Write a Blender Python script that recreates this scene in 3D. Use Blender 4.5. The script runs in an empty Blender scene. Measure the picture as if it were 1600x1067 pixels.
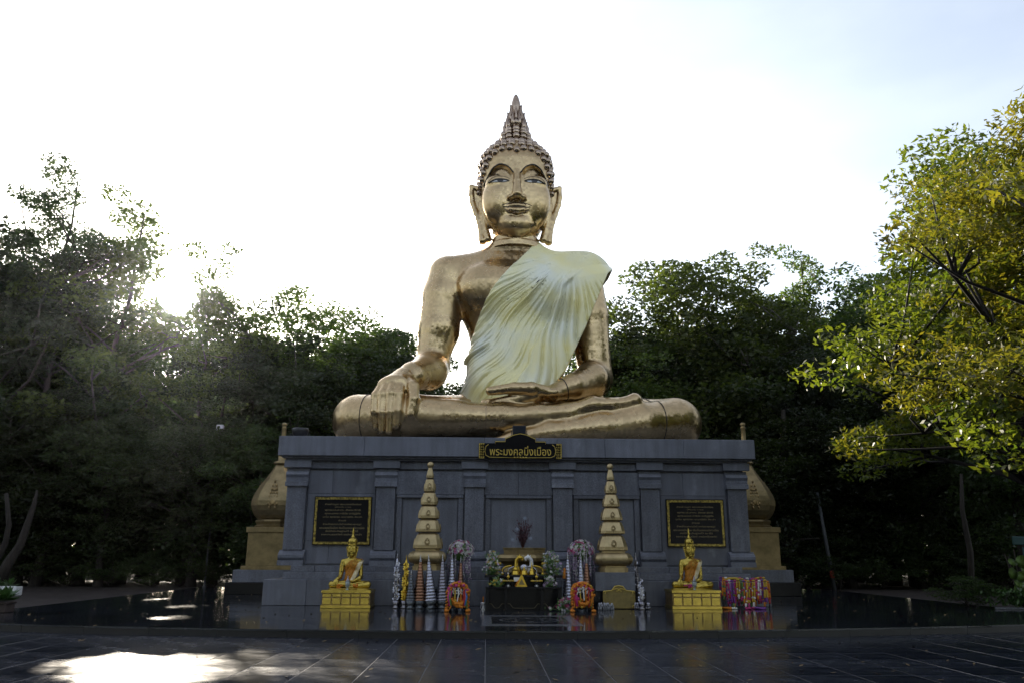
import bpy, bmesh, math, random
import numpy as np
from mathutils import Vector, Matrix
random.seed(7)
RNG = np.random.default_rng(11)
R = math.radians
scene = bpy.context.scene
COL = scene.collection

# ------------------------------------------------------------------ camera
F_PX, PITCH, YAW, ROLL = 1244.4, R(14.9), R(-1.7), R(0.28)
cam_data = bpy.data.cameras.new('camera')
cam_data.sensor_width = 36.0
cam_data.lens = F_PX / 1600 * 36.0
cam_data.clip_end = 2000
cam = bpy.data.objects.new('camera', cam_data)
COL.objects.link(cam)
cam.location = (0, 0, 1.45)
cam.rotation_mode = 'QUATERNION'
_q = Matrix.Rotation(YAW, 4, 'Z') @ Matrix.Rotation(R(90) + PITCH, 4, 'X') @ Matrix.Rotation(ROLL, 4, 'Z')
cam.rotation_quaternion = _q.to_quaternion()
scene.camera = cam
CAM = Vector((0, 0, 1.45))
_m = _q.to_3x3()
c_right, c_up, c_fwd = _m @ Vector((1, 0, 0)), _m @ Vector((0, 1, 0)), _m @ Vector((0, 0, -1))


def at(px, py, Y):
    """point on the depth plane y=Y whose place in the photograph is (px, py)"""
    d = (px - 800) * c_right - (py - 533.5) * c_up + F_PX * c_fwd
    return CAM + d * (Y / d.y)


def on_ground(px, py, z=0.0):
    d = (px - 800) * c_right - (py - 533.5) * c_up + F_PX * c_fwd
    return CAM + d * ((z - CAM.z) / d.z)


# ------------------------------------------------------------------ light
SUN_DIR = Vector((-0.3588, 0.8878, 0.2881)).normalized()
SUN_EL = math.asin(SUN_DIR.z)
SUN_AZ = math.atan2(SUN_DIR.x, SUN_DIR.y)
world = bpy.data.worlds.new('World')
scene.world = world
world.use_nodes = True
wn = world.node_tree
wn.nodes.clear()
sky = wn.nodes.new('ShaderNodeTexSky')
sky.sky_type = 'NISHITA'
sky.sun_disc = False
sky.sun_elevation = SUN_EL
sky.sun_rotation = SUN_AZ
sky.air_density = 1.2
sky.dust_density = 1.8
sky.ozone_density = 3.0
bg = wn.nodes.new('ShaderNodeBackground')
bg.inputs['Strength'].default_value = 0.13
wo = wn.nodes.new('ShaderNodeOutputWorld')
hs = wn.nodes.new('ShaderNodeHueSaturation')                            # milky evening air washes the blue out
hs.inputs['Saturation'].default_value = 0.56
wn.links.new(sky.outputs[0], hs.inputs['Color'])
wn.links.new(hs.outputs[0], bg.inputs['Color'])
veil = wn.nodes.new('ShaderNodeBackground')                            # thin high cloud, the same all round
veil.inputs['Color'].default_value = (1.0, 0.95, 1.0, 1)
veil.inputs['Strength'].default_value = 0.055
vtc = wn.nodes.new('ShaderNodeTexCoord')                                # with soft patches, as such cloud has
vmp = wn.nodes.new('ShaderNodeMapping'); vmp.inputs['Scale'].default_value = (1.6, 1.6, 4.0)
vno = wn.nodes.new('ShaderNodeTexNoise'); vno.inputs['Scale'].default_value = 1.3; vno.inputs['Detail'].default_value = 6
vrg = wn.nodes.new('ShaderNodeMapRange')
for _i, _v in enumerate((0.35, 0.70, 0.03, 0.15)): vrg.inputs[_i + 1].default_value = _v
wn.links.new(vtc.outputs['Generated'], vmp.inputs[0]); wn.links.new(vmp.outputs[0], vno.inputs['Vector'])
wn.links.new(vno.outputs[0], vrg.inputs[0]); wn.links.new(vrg.outputs[0], veil.inputs['Strength'])
addw = wn.nodes.new('ShaderNodeAddShader')
wn.links.new(bg.outputs[0], addw.inputs[0])
wn.links.new(veil.outputs[0], addw.inputs[1])
wn.links.new(addw.outputs[0], wo.inputs['Surface'])

sun_data = bpy.data.lights.new('sun', 'SUN')
sun_data.energy = 4.4
sun_data.angle = R(0.55)
sun_data.color = (1.0, 0.89, 0.73)
sun = bpy.data.objects.new('sun', sun_data)
COL.objects.link(sun)
sun.location = (-30, 60, 40)
sun.rotation_euler = (-SUN_DIR).to_track_quat('-Z', 'Y').to_euler()

scene.view_settings.view_transform = 'Standard'
scene.view_settings.look = 'None'
scene.view_settings.gamma = 1.0
scene.view_settings.use_curve_mapping = False
scene.view_settings.exposure = 1.15
try:
    scene.cycles.use_denoising = True
    scene.cycles.max_bounces = 8
    scene.cycles.diffuse_bounces = 3
    scene.cycles.transparent_max_bounces = 8
    scene.cycles.sample_clamp_indirect = 8.0
except Exception:
    pass

# ------------------------------------------------------------------ helpers


def tag(o, label=None, cat=None, group=None, kind=None):
    if label: o['label'] = label
    if cat: o['category'] = cat
    if group: o['group'] = group
    if kind: o['kind'] = kind
    return o


def empty(name, loc=(0, 0, 0), label=None, cat=None, group=None, rz=0.0, scale=None):
    o = bpy.data.objects.new(name, None)
    o.empty_display_size = 0.2
    COL.objects.link(o)
    o.location = loc
    o.rotation_euler = (0, 0, rz)
    if scale: o.scale = scale
    return tag(o, label, cat, group)


def link(name, me, parent=None, loc=None, rot=None, scale=None):
    o = bpy.data.objects.new(name, me)
    COL.objects.link(o)
    if parent is not None: o.parent = parent
    if loc is not None: o.location = loc
    if rot is not None: o.rotation_euler = rot
    if scale is not None: o.scale = scale
    return o


def copy_tree(o, parent=None):
    c = o.copy()
    COL.objects.link(c)
    if parent is not None: c.parent = parent
    for ch in list(o.children):
        copy_tree(ch, c)
    return c


def mesh_np(name, verts, faces, material=None, smooth=True):
    """mesh from numpy arrays; faces all of one size"""
    me = bpy.data.meshes.new(name)
    verts = np.asarray(verts, np.float32)
    faces = np.asarray(faces, np.int32)
    n, k = faces.shape
    me.vertices.add(len(verts))
    me.vertices.foreach_set('co', verts.ravel())
    me.loops.add(n * k)
    me.loops.foreach_set('vertex_index', faces.ravel())
    me.polygons.add(n)
    me.polygons.foreach_set('loop_start', np.arange(0, n * k, k, dtype=np.int32))
    me.polygons.foreach_set('loop_total', np.full(n, k, np.int32))
    me.update(calc_edges=True)
    me.validate()
    if smooth:
        me.polygons.foreach_set('use_smooth', np.ones(len(me.polygons), bool))
    if material: me.materials.append(material)
    return me


class MB:
    """collects shapes and links them as one mesh object"""
    warp = None

    def __init__(self):
        self.v, self.f, self.s, self.m = [], [], [], []

    def add(self, vs, fs, smooth=False, m=0):
        b = len(self.v)
        self.v += [tuple(p) for p in vs]
        for f in fs:
            self.f.append(tuple(i + b for i in f))
            self.s.append(smooth)
            self.m.append(m)
        return self

    def box(self, x0, x1, y0, y1, z0, z1, bev=0.0, m=0):
        if bev <= 0:
            vs = [(x, y, z) for z in (z0, z1) for y in (y0, y1) for x in (x0, x1)]
            return self.add(vs, [(0, 2, 3, 1), (4, 5, 7, 6), (0, 1, 5, 4), (2, 6, 7, 3), (0, 4, 6, 2), (1, 3, 7, 5)], m=m)
        b = bev
        vs, idx = [], {}
        for sx in (0, 1):
            for sy in (0, 1):
                for sz in (0, 1):
                    X, Y, Z = (x0, x1)[sx], (y0, y1)[sy], (z0, z1)[sz]
                    ix, iy, iz = X + (b if sx == 0 else -b), Y + (b if sy == 0 else -b), Z + (b if sz == 0 else -b)
                    for k, p in enumerate(((X, iy, iz), (ix, Y, iz), (ix, iy, Z))):
                        idx[(sx, sy, sz, k)] = len(vs)
                        vs.append(p)
        fs = []
        for s in (0, 1):
            q = [(s, 0, 0), (s, 1, 0), (s, 1, 1), (s, 0, 1)]
            f = [idx[(a, b_, c, 0)] for a, b_, c in q]; fs.append(f if s else f[::-1])
            q = [(0, s, 0), (0, s, 1), (1, s, 1), (1, s, 0)]
            f = [idx[(a, b_, c, 1)] for a, b_, c in q]; fs.append(f if s else f[::-1])
            q = [(0, 0, s), (1, 0, s), (1, 1, s), (0, 1, s)]
            f = [idx[(a, b_, c, 2)] for a, b_, c in q]; fs.append(f if s else f[::-1])
        c0 = Vector(((x0 + x1) / 2, (y0 + y1) / 2, (z0 + z1) / 2))

        def out(f):
            p = [Vector(vs[i]) for i in f]
            n = (p[1] - p[0]).cross(p[2] - p[0])
            c = sum(p, Vector()) / len(p)
            return f if n.dot(c - c0) > 0 else f[::-1]
        for a in (0, 1):
            for b_ in (0, 1):
                fs.append([idx[(a, b_, 0, 0)], idx[(a, b_, 0, 1)], idx[(a, b_, 1, 1)], idx[(a, b_, 1, 0)]])
                fs.append([idx[(a, 0, b_, 0)], idx[(a, 0, b_, 2)], idx[(a, 1, b_, 2)], idx[(a, 1, b_, 0)]])
                fs.append([idx[(0, a, b_, 1)], idx[(0, a, b_, 2)], idx[(1, a, b_, 2)], idx[(1, a, b_, 1)]])
                for c in (0, 1):
                    fs.append([idx[(a, b_, c, 0)], idx[(a, b_, c, 1)], idx[(a, b_, c, 2)]])
        return self.add(vs, [out(f) for f in fs], m=m)

    def lathe(self, prof, n=24, c=(0, 0, 0), smooth=True, ph=0.0, sx=1.0, sy=1.0, m=0, cap=True):
        vs, fs = [], []
        for r, z in prof:
            for k in range(n):
                a = ph + 2 * math.pi * k / n
                vs.append((c[0] + sx * r * math.cos(a), c[1] + sy * r * math.sin(a), c[2] + z))
        for j in range(len(prof) - 1):
            for k in range(n):
                k2 = (k + 1) % n
                fs.append((j * n + k, j * n + k2, (j + 1) * n + k2, (j + 1) * n + k))
        if cap:
            fs.append(tuple(range(n))[::-1])
            fs.append(tuple((len(prof) - 1) * n + k for k in range(n)))
        return self.add(vs, fs, smooth, m)

    def csq(self, prof, ch=0.3, c=(0, 0, 0), m=0):
        """stack of squares with cut corners; prof holds half widths and heights"""
        vs, fs = [], []
        for r, z in prof:
            q = r * (1 - ch)
            for x, y in ((q, -r), (r, -q), (r, q), (q, r), (-q, r), (-r, q), (-r, -q), (-q, -r)):
                vs.append((c[0] + x, c[1] + y, c[2] + z))
        for j in range(len(prof) - 1):
            for k in range(8):
                k2 = (k + 1) % 8
                fs.append((j * 8 + k, j * 8 + k2, j * 8 + 8 + k2, j * 8 + 8 + k))
        fs += [tuple(range(8))[::-1], tuple((len(prof) - 1) * 8 + k for k in range(8))]
        return self.add(vs, fs, False, m)

    def tube(self, pts, r, n=8, smooth=True, closed=False, m=0):
        pts = [Vector(p) for p in pts]
        L = len(pts)
        rs = [r] * L if not hasattr(r, '__len__') else list(r)
        vs, fs = [], []
        up = None
        for i, p in enumerate(pts):
            if closed:
                t = pts[(i + 1) % L] - pts[i - 1]
            else:
                t = pts[min(i + 1, L - 1)] - pts[max(i - 1, 0)]
            if t.length < 1e-9: t = Vector((0, 0, 1))
            t.normalize()
            if up is None:
                up = Vector((0, 0, 1)) if abs(t.z) < 0.9 else Vector((1, 0, 0))
            u = up - t * up.dot(t)
            if u.length < 1e-6: u = t.orthogonal()
            u.normalize()
            up = u
            w = t.cross(u)
            for k in range(n):
                a = 2 * math.pi * k / n
                vs.append(p + (u * math.cos(a) + w * math.sin(a)) * rs[i])
        for i in range(L if closed else L - 1):
            i2 = (i + 1) % L
            for k in range(n):
                k2 = (k + 1) % n
                fs.append((i * n + k, i * n + k2, i2 * n + k2, i2 * n + k))
        if not closed:
            fs.append(tuple(range(n))[::-1])
            fs.append(tuple((L - 1) * n + k for k in range(n)))
        return self.add(vs, fs, smooth, m)

    def ball(self, c, r, n=10, k=6, sx=1, sy=1, sz=1, m=0):
        prof = [(r * max(1e-3, math.sin(math.pi * i / k)), -r * sz * math.cos(math.pi * i / k)) for i in range(k + 1)]
        return self.lathe(prof, n, c, True, 0, sx, sy, m)

    def prism(self, poly, y0, y1, m=0):
        """polygon in x,z extruded along y (y0 is the front)"""
        n = len(poly)
        vs = [(x, y0, z) for x, z in poly] + [(x, y1, z) for x, z in poly]
        fs = [tuple(range(n)), tuple(range(n, 2 * n))[::-1]]
        fs += [(i, n + i, n + (i + 1) % n, (i + 1) % n) for i in range(n)]
        return self.add(vs, fs, m=m)

    def mesh(self, name, mats, recalc=False):
        if MB.warp is not None: self.v = [(x, y, MB.warp(z)) for x, y, z in self.v]
        me = bpy.data.meshes.new(name)
        me.from_pydata(self.v, [], self.f)
        if not isinstance(mats, (list, tuple)): mats = [mats]
        for mm in mats: me.materials.append(mm)
        me.polygons.foreach_set('use_smooth', np.array(self.s, bool))
        if len(mats) > 1:
            me.polygons.foreach_set('material_index', np.array(self.m, np.int32))
        me.update()
        if recalc:
            bm = bmesh.new(); bm.from_mesh(me)
            bmesh.ops.recalc_face_normals(bm, faces=bm.faces)
            bm.to_mesh(me); bm.free()
        return me

    def build(self, name, mats, parent=None, recalc=True, **k):
        return link(name, self.mesh(name, mats, recalc), parent, **k)


# ------------------------------------------------------------------ materials


def mat(name, col, rough=0.5, metal=0.0, var=0.0, scale=8.0, bump=0.0, bscale=40.0, spec=0.5, col2=None, rvar=0.0, detail=5.0, stretch=None):
    m = bpy.data.materials.new(name)
    m.use_nodes = True
    nt = m.node_tree
    b = nt.nodes['Principled BSDF']
    b.inputs['Roughness'].default_value = rough
    b.inputs['Metallic'].default_value = metal
    b.inputs['Specular IOR Level'].default_value = spec
    b.inputs['Base Color'].default_value = (*col, 1)
    tc = nt.nodes.new('ShaderNodeTexCoord')
    src = tc.outputs['Object']
    if stretch:
        mp = nt.nodes.new('ShaderNodeMapping')
        mp.inputs['Scale'].default_value = stretch
        nt.links.new(src, mp.inputs['Vector'])
        src = mp.outputs[0]
    if var > 0 or col2 is not None or rvar > 0:
        n = nt.nodes.new('ShaderNodeTexNoise')
        n.inputs['Scale'].default_value = scale
        n.inputs['Detail'].default_value = detail
        n.inputs['Roughness'].default_value = 0.65
        nt.links.new(src, n.inputs['Vector'])
        mx = nt.nodes.new('ShaderNodeMix'); mx.data_type = 'RGBA'
        if col2 is None:
            lo = tuple(c * (1 - var) for c in col); hi = tuple(min(1, c * (1 + var)) for c in col)
        else:
            lo, hi = col, col2
        mx.inputs[6].default_value = (*lo, 1); mx.inputs[7].default_value = (*hi, 1)
        rp = nt.nodes.new('ShaderNodeMapRange')
        rp.inputs[1].default_value = 0.3; rp.inputs[2].default_value = 0.7
        nt.links.new(n.outputs[0], rp.inputs[0])
        nt.links.new(rp.outputs[0], mx.inputs[0])
        nt.links.new(mx.outputs[2], b.inputs['Base Color'])
        if rvar > 0:
            r2 = nt.nodes.new('ShaderNodeMapRange')
            r2.inputs[1].default_value = 0.3; r2.inputs[2].default_value = 0.7
            r2.inputs[3].default_value = max(0, rough - rvar); r2.inputs[4].default_value = rough + rvar
            nt.links.new(n.outputs[0], r2.inputs[0])
            nt.links.new(r2.outputs[0], b.inputs['Roughness'])
    if bump > 0:
        n2 = nt.nodes.new('ShaderNodeTexNoise')
        n2.inputs['Scale'].default_value = bscale
        n2.inputs['Detail'].default_value = 4
        nt.links.new(src, n2.inputs['Vector'])
        bp = nt.nodes.new('ShaderNodeBump')
        bp.inputs['Strength'].default_value = bump
        bp.inputs['Distance'].default_value = 0.02
        nt.links.new(n2.outputs[0], bp.inputs['Height'])
        nt.links.new(bp.outputs[0], b.inputs['Normal'])
    return m


def granite(name, col, rough=0.35, streak=0.15, speck=0.5):
    """speckled stone with soft rain streaks and pale lime bloom"""
    m = mat(name, col, rough)
    nt = m.node_tree
    b = nt.nodes['Principled BSDF']
    tc = nt.nodes.new('ShaderNodeTexCoord')

    def noise(sc, det, stretch=None):
        n = nt.nodes.new('ShaderNodeTexNoise')
        n.inputs['Scale'].default_value = sc; n.inputs['Detail'].default_value = det
        if stretch:
            mp = nt.nodes.new('ShaderNodeMapping'); mp.inputs['Scale'].default_value = stretch
            nt.links.new(tc.outputs['Object'], mp.inputs[0]); nt.links.new(mp.outputs[0], n.inputs['Vector'])
        else:
            nt.links.new(tc.outputs['Object'], n.inputs['Vector'])
        return n.outputs[0]

    def rng(s, a, b_, c, d):
        r = nt.nodes.new('ShaderNodeMapRange')
        for i, v in enumerate((a, b_, c, d)): r.inputs[i + 1].default_value = v
        nt.links.new(s, r.inputs[0]); return r.outputs[0]

    def mul(a, b_):
        q = nt.nodes.new('ShaderNodeMath'); q.operation = 'MULTIPLY'
        nt.links.new(a, q.inputs[0]); nt.links.new(b_, q.inputs[1]); return q.outputs[0]
    k = mul(rng(noise(75, 2), 0.35, 0.65, 1 - speck, 1 + speck), rng(noise(1.6, 5), 0.3, 0.7, 0.86, 1.14))
    k = mul(k, rng(noise(1.0, 4, (7, 7, 0.5)), 0.3, 0.7, 1 - streak, 1 + streak))
    oi = nt.nodes.new('ShaderNodeObjectInfo')
    k = mul(k, rng(oi.outputs['Random'], 0, 1, 0.86, 1.14))
    mx = nt.nodes.new('ShaderNodeVectorMath'); mx.operation = 'SCALE'
    mx.inputs[0].default_value = col
    nt.links.new(k, mx.inputs['Scale'])
    lime = nt.nodes.new('ShaderNodeMix'); lime.data_type = 'RGBA'       # pale lime blooms where water ran down
    lime.inputs[7].default_value = (0.30, 0.32, 0.36, 1)
    nt.links.new(mul(rng(noise(0.9, 6, (2.2, 2.2, 0.8)), 0.56, 0.74, 0, 0.55), rng(noise(9, 4), 0.35, 0.65, 0.3, 1)), lime.inputs[0])
    nt.links.new(mx.outputs[0], lime.inputs[6])
    nt.links.new(lime.outputs[2], b.inputs['Base Color'])
    nt.links.new(rng(noise(5, 4), 0.3, 0.7, rough - 0.08, rough + 0.12), b.inputs['Roughness'])
    return m


def mosaic_gold(name, col, rough=0.22, cell=14.0, grid=True):
    """gold leaf over small mosaic tiles: every tile a little tilted, with wear"""
    m = mat(name, col, rough, 1.0)
    nt = m.node_tree
    b = nt.nodes['Principled BSDF']
    tc = nt.nodes.new('ShaderNodeTexCoord')
    v = nt.nodes.new('ShaderNodeTexVoronoi')
    v.distance = 'CHEBYCHEV'
    v.inputs['Scale'].default_value = cell
    v.inputs['Randomness'].default_value = 0.35
    nt.links.new(tc.outputs['Object'], v.inputs['Vector'])
    n = nt.nodes.new('ShaderNodeTexNoise')
    n.inputs['Scale'].default_value = 1.3; n.inputs['Detail'].default_value = 7
    nt.links.new(tc.outputs['Object'], n.inputs['Vector'])
    r = nt.nodes.new('ShaderNodeMapRange')
    r.inputs[1].default_value = 0.3; r.inputs[2].default_value = 0.7
    r.inputs[3].default_value = max(0.05, rough - 0.07); r.inputs[4].default_value = rough + 0.1
    nt.links.new(n.outputs[0], r.inputs[0]); nt.links.new(r.outputs[0], b.inputs['Roughness'])
    # colour per tile
    mx = nt.nodes.new('ShaderNodeMix'); mx.data_type = 'RGBA'
    mx.inputs[6].default_value = (*[c * 0.86 for c in col], 1)
    mx.inputs[7].default_value = (*[min(1, c * 1.06) for c in col], 1)
    sp = nt.nodes.new('ShaderNodeSeparateColor')
    nt.links.new(v.outputs['Color'], sp.inputs[0])
    nt.links.new(sp.outputs[0], mx.inputs[0]); nt.links.new(mx.outputs[2], b.inputs['Base Color'])
    # tilt
    g = nt.nodes.new('ShaderNodeNewGeometry')
    s1 = nt.nodes.new('ShaderNodeVectorMath'); s1.operation = 'SUBTRACT'; s1.inputs[1].default_value = (0.5, 0.5, 0.5)
    nt.links.new(v.outputs['Color'], s1.inputs[0])
    s2 = nt.nodes.new('ShaderNodeVectorMath'); s2.operation = 'SCALE'; s2.inputs['Scale'].default_value = 0.12
    nt.links.new(s1.outputs[0], s2.inputs[0])
    s3 = nt.nodes.new('ShaderNodeVectorMath'); s3.operation = 'ADD'
    nt.links.new(g.outputs['Normal'], s3.inputs[0]); nt.links.new(s2.outputs[0], s3.inputs[1])
    s4 = nt.nodes.new('ShaderNodeVectorMath'); s4.operation = 'NORMALIZE'
    nt.links.new(s3.outputs[0], s4.inputs[0])
    n3 = nt.nodes.new('ShaderNodeTexNoise')
    n3.inputs['Scale'].default_value = 2.2; n3.inputs['Detail'].default_value = 5
    nt.links.new(tc.outputs['Object'], n3.inputs['Vector'])
    bp = nt.nodes.new('ShaderNodeBump'); bp.inputs['Strength'].default_value = 0.04; bp.inputs['Distance'].default_value = 0.05
    nt.links.new(n3.outputs[0], bp.inputs['Height']); nt.links.new(s4.outputs[0], bp.inputs['Normal'])
    nt.links.new(bp.outputs[0], b.inputs['Normal'])
    return m


M = {}
M['gold'] = mosaic_gold('statue_gold', (0.52, 0.382, 0.205), 0.27, 12.0)
M['gold_hair'] = mat('hair_gold', (0.36, 0.275, 0.205), 0.22, 1.0, 0.25, 3.0)
M['gold_paint'] = mat('gold_paint', (0.50, 0.37, 0.075), 0.26, 0.9, 0.25, 6.0, 0.08, 20)
M['gold_dull'] = mat('weathered_gold', (0.27, 0.205, 0.10), 0.42, 0.8, 0.3, 3.0, 0.2, 14)
M['spire_gold'] = mat('spire_gold', (0.44, 0.34, 0.175), 0.40, 0.8, 0.2, 5.0, 0.15, 14)
M['granite'] = granite('blue_grey_granite', (0.116, 0.123, 0.150), 0.36)
M['granite_light'] = granite('pale_granite', (0.146, 0.155, 0.186), 0.40)
M['black_stone'] = mat('black_stone', (0.007, 0.007, 0.009), 0.22, 0, 0.3, 20, spec=0.18)
M['line'] = mat('dark_line', (0.02, 0.016, 0.012), 0.5)
M['white'] = mat('white_enamel', (0.75, 0.75, 0.74), 0.3)
M['black'] = mat('black_paint', (0.015, 0.015, 0.018), 0.4)
M['leafgold'] = mat('sign_gold', (0.72, 0.53, 0.12), 0.35, 0.8)
# ------------------------------------------------------------------ the setting: ground, terrace, plaza
AX = 0.95


def paving(name, col, rough, tile, joint_col, joint=0.006, var=0.25, rvar=0.08, off=(0, 0), spec=0.5):
    m = bpy.data.materials.new(name); m.use_nodes = True
    nt = m.node_tree; b = nt.nodes['Principled BSDF']
    tc = nt.nodes.new('ShaderNodeTexCoord')
    mp = nt.nodes.new('ShaderNodeMapping'); mp.inputs['Location'].default_value = (off[0], off[1], 0)
    nt.links.new(tc.outputs['Object'], mp.inputs[0])
    br = nt.nodes.new('ShaderNodeTexBrick')
    br.offset = 0; br.squash = 1
    br.inputs['Scale'].default_value = 1.0
    br.inputs['Brick Width'].default_value = tile; br.inputs['Row Height'].default_value = tile
    br.inputs['Mortar Size'].default_value = joint; br.inputs['Mortar Smooth'].default_value = 0.1
    br.inputs['Color1'].default_value = (*[c * (1 - var) for c in col], 1)
    br.inputs['Color2'].default_value = (*[c * (1 + var) for c in col], 1)
    br.inputs['Mortar'].default_value = (*joint_col, 1)
    nt.links.new(mp.outputs[0], br.inputs['Vector'])
    n = nt.nodes.new('ShaderNodeTexNoise'); n.inputs['Scale'].default_value = 0.9; n.inputs['Detail'].default_value = 8; n.inputs['Roughness'].default_value = 0.7
    nt.links.new(tc.outputs['Object'], n.inputs['Vector'])
    r = nt.nodes.new('ShaderNodeMapRange'); r.inputs[1].default_value = 0.3; r.inputs[2].default_value = 0.7
    r.inputs[3].default_value = 0.75; r.inputs[4].default_value = 1.3
    nt.links.new(n.outputs[0], r.inputs[0])
    sc = nt.nodes.new('ShaderNodeVectorMath'); sc.operation = 'SCALE'
    nt.links.new(br.outputs['Color'], sc.inputs[0]); nt.links.new(r.outputs[0], sc.inputs['Scale'])
    nt.links.new(sc.outputs[0], b.inputs['Base Color'])
    r2 = nt.nodes.new('ShaderNodeMapRange'); r2.inputs[1].default_value = 0.3; r2.inputs[2].default_value = 0.7
    r2.inputs[3].default_value = max(0.02, rough - rvar); r2.inputs[4].default_value = rough + rvar
    nt.links.new(n.outputs[0], r2.inputs[0]); nt.links.new(r2.outputs[0], b.inputs['Roughness'])
    b.inputs['Specular IOR Level'].default_value = spec
    n2 = nt.nodes.new('ShaderNodeTexNoise'); n2.inputs['Scale'].default_value = 1.4; n2.inputs['Detail'].default_value = 2
    nt.links.new(tc.outputs['Object'], n2.inputs['Vector'])
    bp = nt.nodes.new('ShaderNodeBump'); bp.inputs['Strength'].default_value = 0.05; bp.inputs['Distance'].default_value = 0.03
    nt.links.new(n2.outputs[0], bp.inputs['Height']); nt.links.new(bp.outputs[0], b.inputs['Normal'])
    return m


M['terrace'] = paving('polished_black_granite', (0.016, 0.018, 0.024), 0.10, 0.845, (0.05, 0.05, 0.055), 0.004, 0.3, 0.05)
M['court'] = paving('laterite_pavers', (0.042, 0.034, 0.030), 0.7, 0.3, (0.03, 0.025, 0.022), 0.01, 0.25, 0.1, spec=0.25)
M['earth'] = mat('leaf_litter_earth', (0.045, 0.035, 0.022), 0.9, 0, 0.4, 1.5, 0.4, 20)
M['riser'] = mat('black_riser_stone', (0.010, 0.010, 0.012), 0.45, 0, 0.3, 12)
M['tile'] = mat('plaza_granite', (0.011, 0.0145, 0.026), 0.22, 0, 0.35, 1.7, 0.012, 4, spec=0.5, rvar=0.08, detail=8)
def vary_by_object(m, lo, hi):
    """each slab a slightly different tone and polish"""
    nt = m.node_tree; b = nt.nodes['Principled BSDF']
    oi = nt.nodes.new('ShaderNodeObjectInfo')
    q = nt.nodes.new('ShaderNodeMapRange'); q.inputs[3].default_value = lo; q.inputs[4].default_value = hi
    nt.links.new(oi.outputs['Random'], q.inputs[0])
    for nm, op_ in (('Base Color', 'SCALE'), ('Roughness', 'MULTIPLY')):
        src = b.inputs[nm].links[0].from_socket
        if op_ == 'SCALE':
            s = nt.nodes.new('ShaderNodeVectorMath'); s.operation = 'SCALE'
            nt.links.new(src, s.inputs[0]); nt.links.new(q.outputs[0], s.inputs['Scale'])
        else:
            s = nt.nodes.new('ShaderNodeMath'); s.operation = 'MULTIPLY'
            nt.links.new(src, s.inputs[0]); nt.links.new(q.outputs[0], s.inputs[1])
        nt.links.new(s.outputs[0], b.inputs[nm])


vary_by_object(M['tile'], 0.84, 1.18)
M['grout'] = mat('pale_grout', (0.08, 0.08, 0.088), 0.8, 0, 0.3, 10)

o = MB().box(-400, 400, -300, 500, -0.9, -0.19).build('ground', M['earth']); tag(o, kind='structure')


def edge_y(x):
    return 16.45 + 0.0132 * (x - 0.2) ** 2


TX0, TX1, TY1 = -12.4, 15.0, 36.6
# brown paved court round the terrace
o = MB().box(-55, TX0 - 0.01, 18.0, 46, -0.19, -0.012).box(TX1 + 0.01, 55, 18.0, 46, -0.19, -0.012).box(TX0 - 0.01, TX1 + 0.01, TY1 + 0.01, 46, -0.19, -0.012).build('paved_court', M['court'])
tag(o, kind='structure')
# the terrace, its front edge gently bowed towards the plaza
xs = np.linspace(TX0, TX1, 56)
mb = MB()
n_ = len(xs)
vs = [(x, edge_y(x), 0.0) for x in xs] + [(x, TY1, 0.0) for x in xs] + [(x, edge_y(x), -0.19) for x in xs]
fs = [(i, i + 1, n_ + i + 1, n_ + i) for i in range(n_ - 1)] + [(2 * n_ + i, 2 * n_ + i + 1, i + 1, i) for i in range(n_ - 1)]
fs += [(0, n_, 2 * n_), (n_ - 1, 3 * n_ - 1, 2 * n_ - 1)]
mb.add(vs, fs)
terrace = mb.build('terrace', M['terrace']); tag(terrace, kind='structure')
# riser slabs with joints, and the coping nosing above them
step_len = 1.42
k = TX0
while k < TX1 - 0.1:
    x0, x1 = k + 0.003, min(k + step_len, TX1) - 0.003
    mb = MB()
    ya, yb = edge_y(x0), edge_y(x1)
    a = [(x0, ya - 0.03, -0.17), (x1, yb - 0.03, -0.17), (x1, yb - 0.002, -0.17), (x0, ya - 0.002, -0.17)]
    mb.add(a + [(p[0], p[1], -0.034) for p in a], [(0, 3, 2, 1), (4, 5, 6, 7), (0, 1, 5, 4), (1, 2, 6, 5), (2, 3, 7, 6), (3, 0, 4, 7)])
    mb.build('riser_slab', M['riser'], terrace)
    mb = MB()
    a = [(x0, ya - 0.055, -0.031), (x1, yb - 0.055, -0.031), (x1, yb + 0.28, -0.031), (x0, ya + 0.28, -0.031)]
    b_ = [(x0, ya - 0.055, 0.004), (x1, yb - 0.055, 0.004), (x1, yb + 0.28, 0.004), (x0, ya + 0.28, 0.004)]
    mb.add(a + b_, [(0, 3, 2, 1), (4, 5, 6, 7), (0, 1, 5, 4), (1, 2, 6, 5), (2, 3, 7, 6), (3, 0, 4, 7)])
    mb.build('edge_slab', M['terrace'], terrace)
    k += step_len
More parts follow.
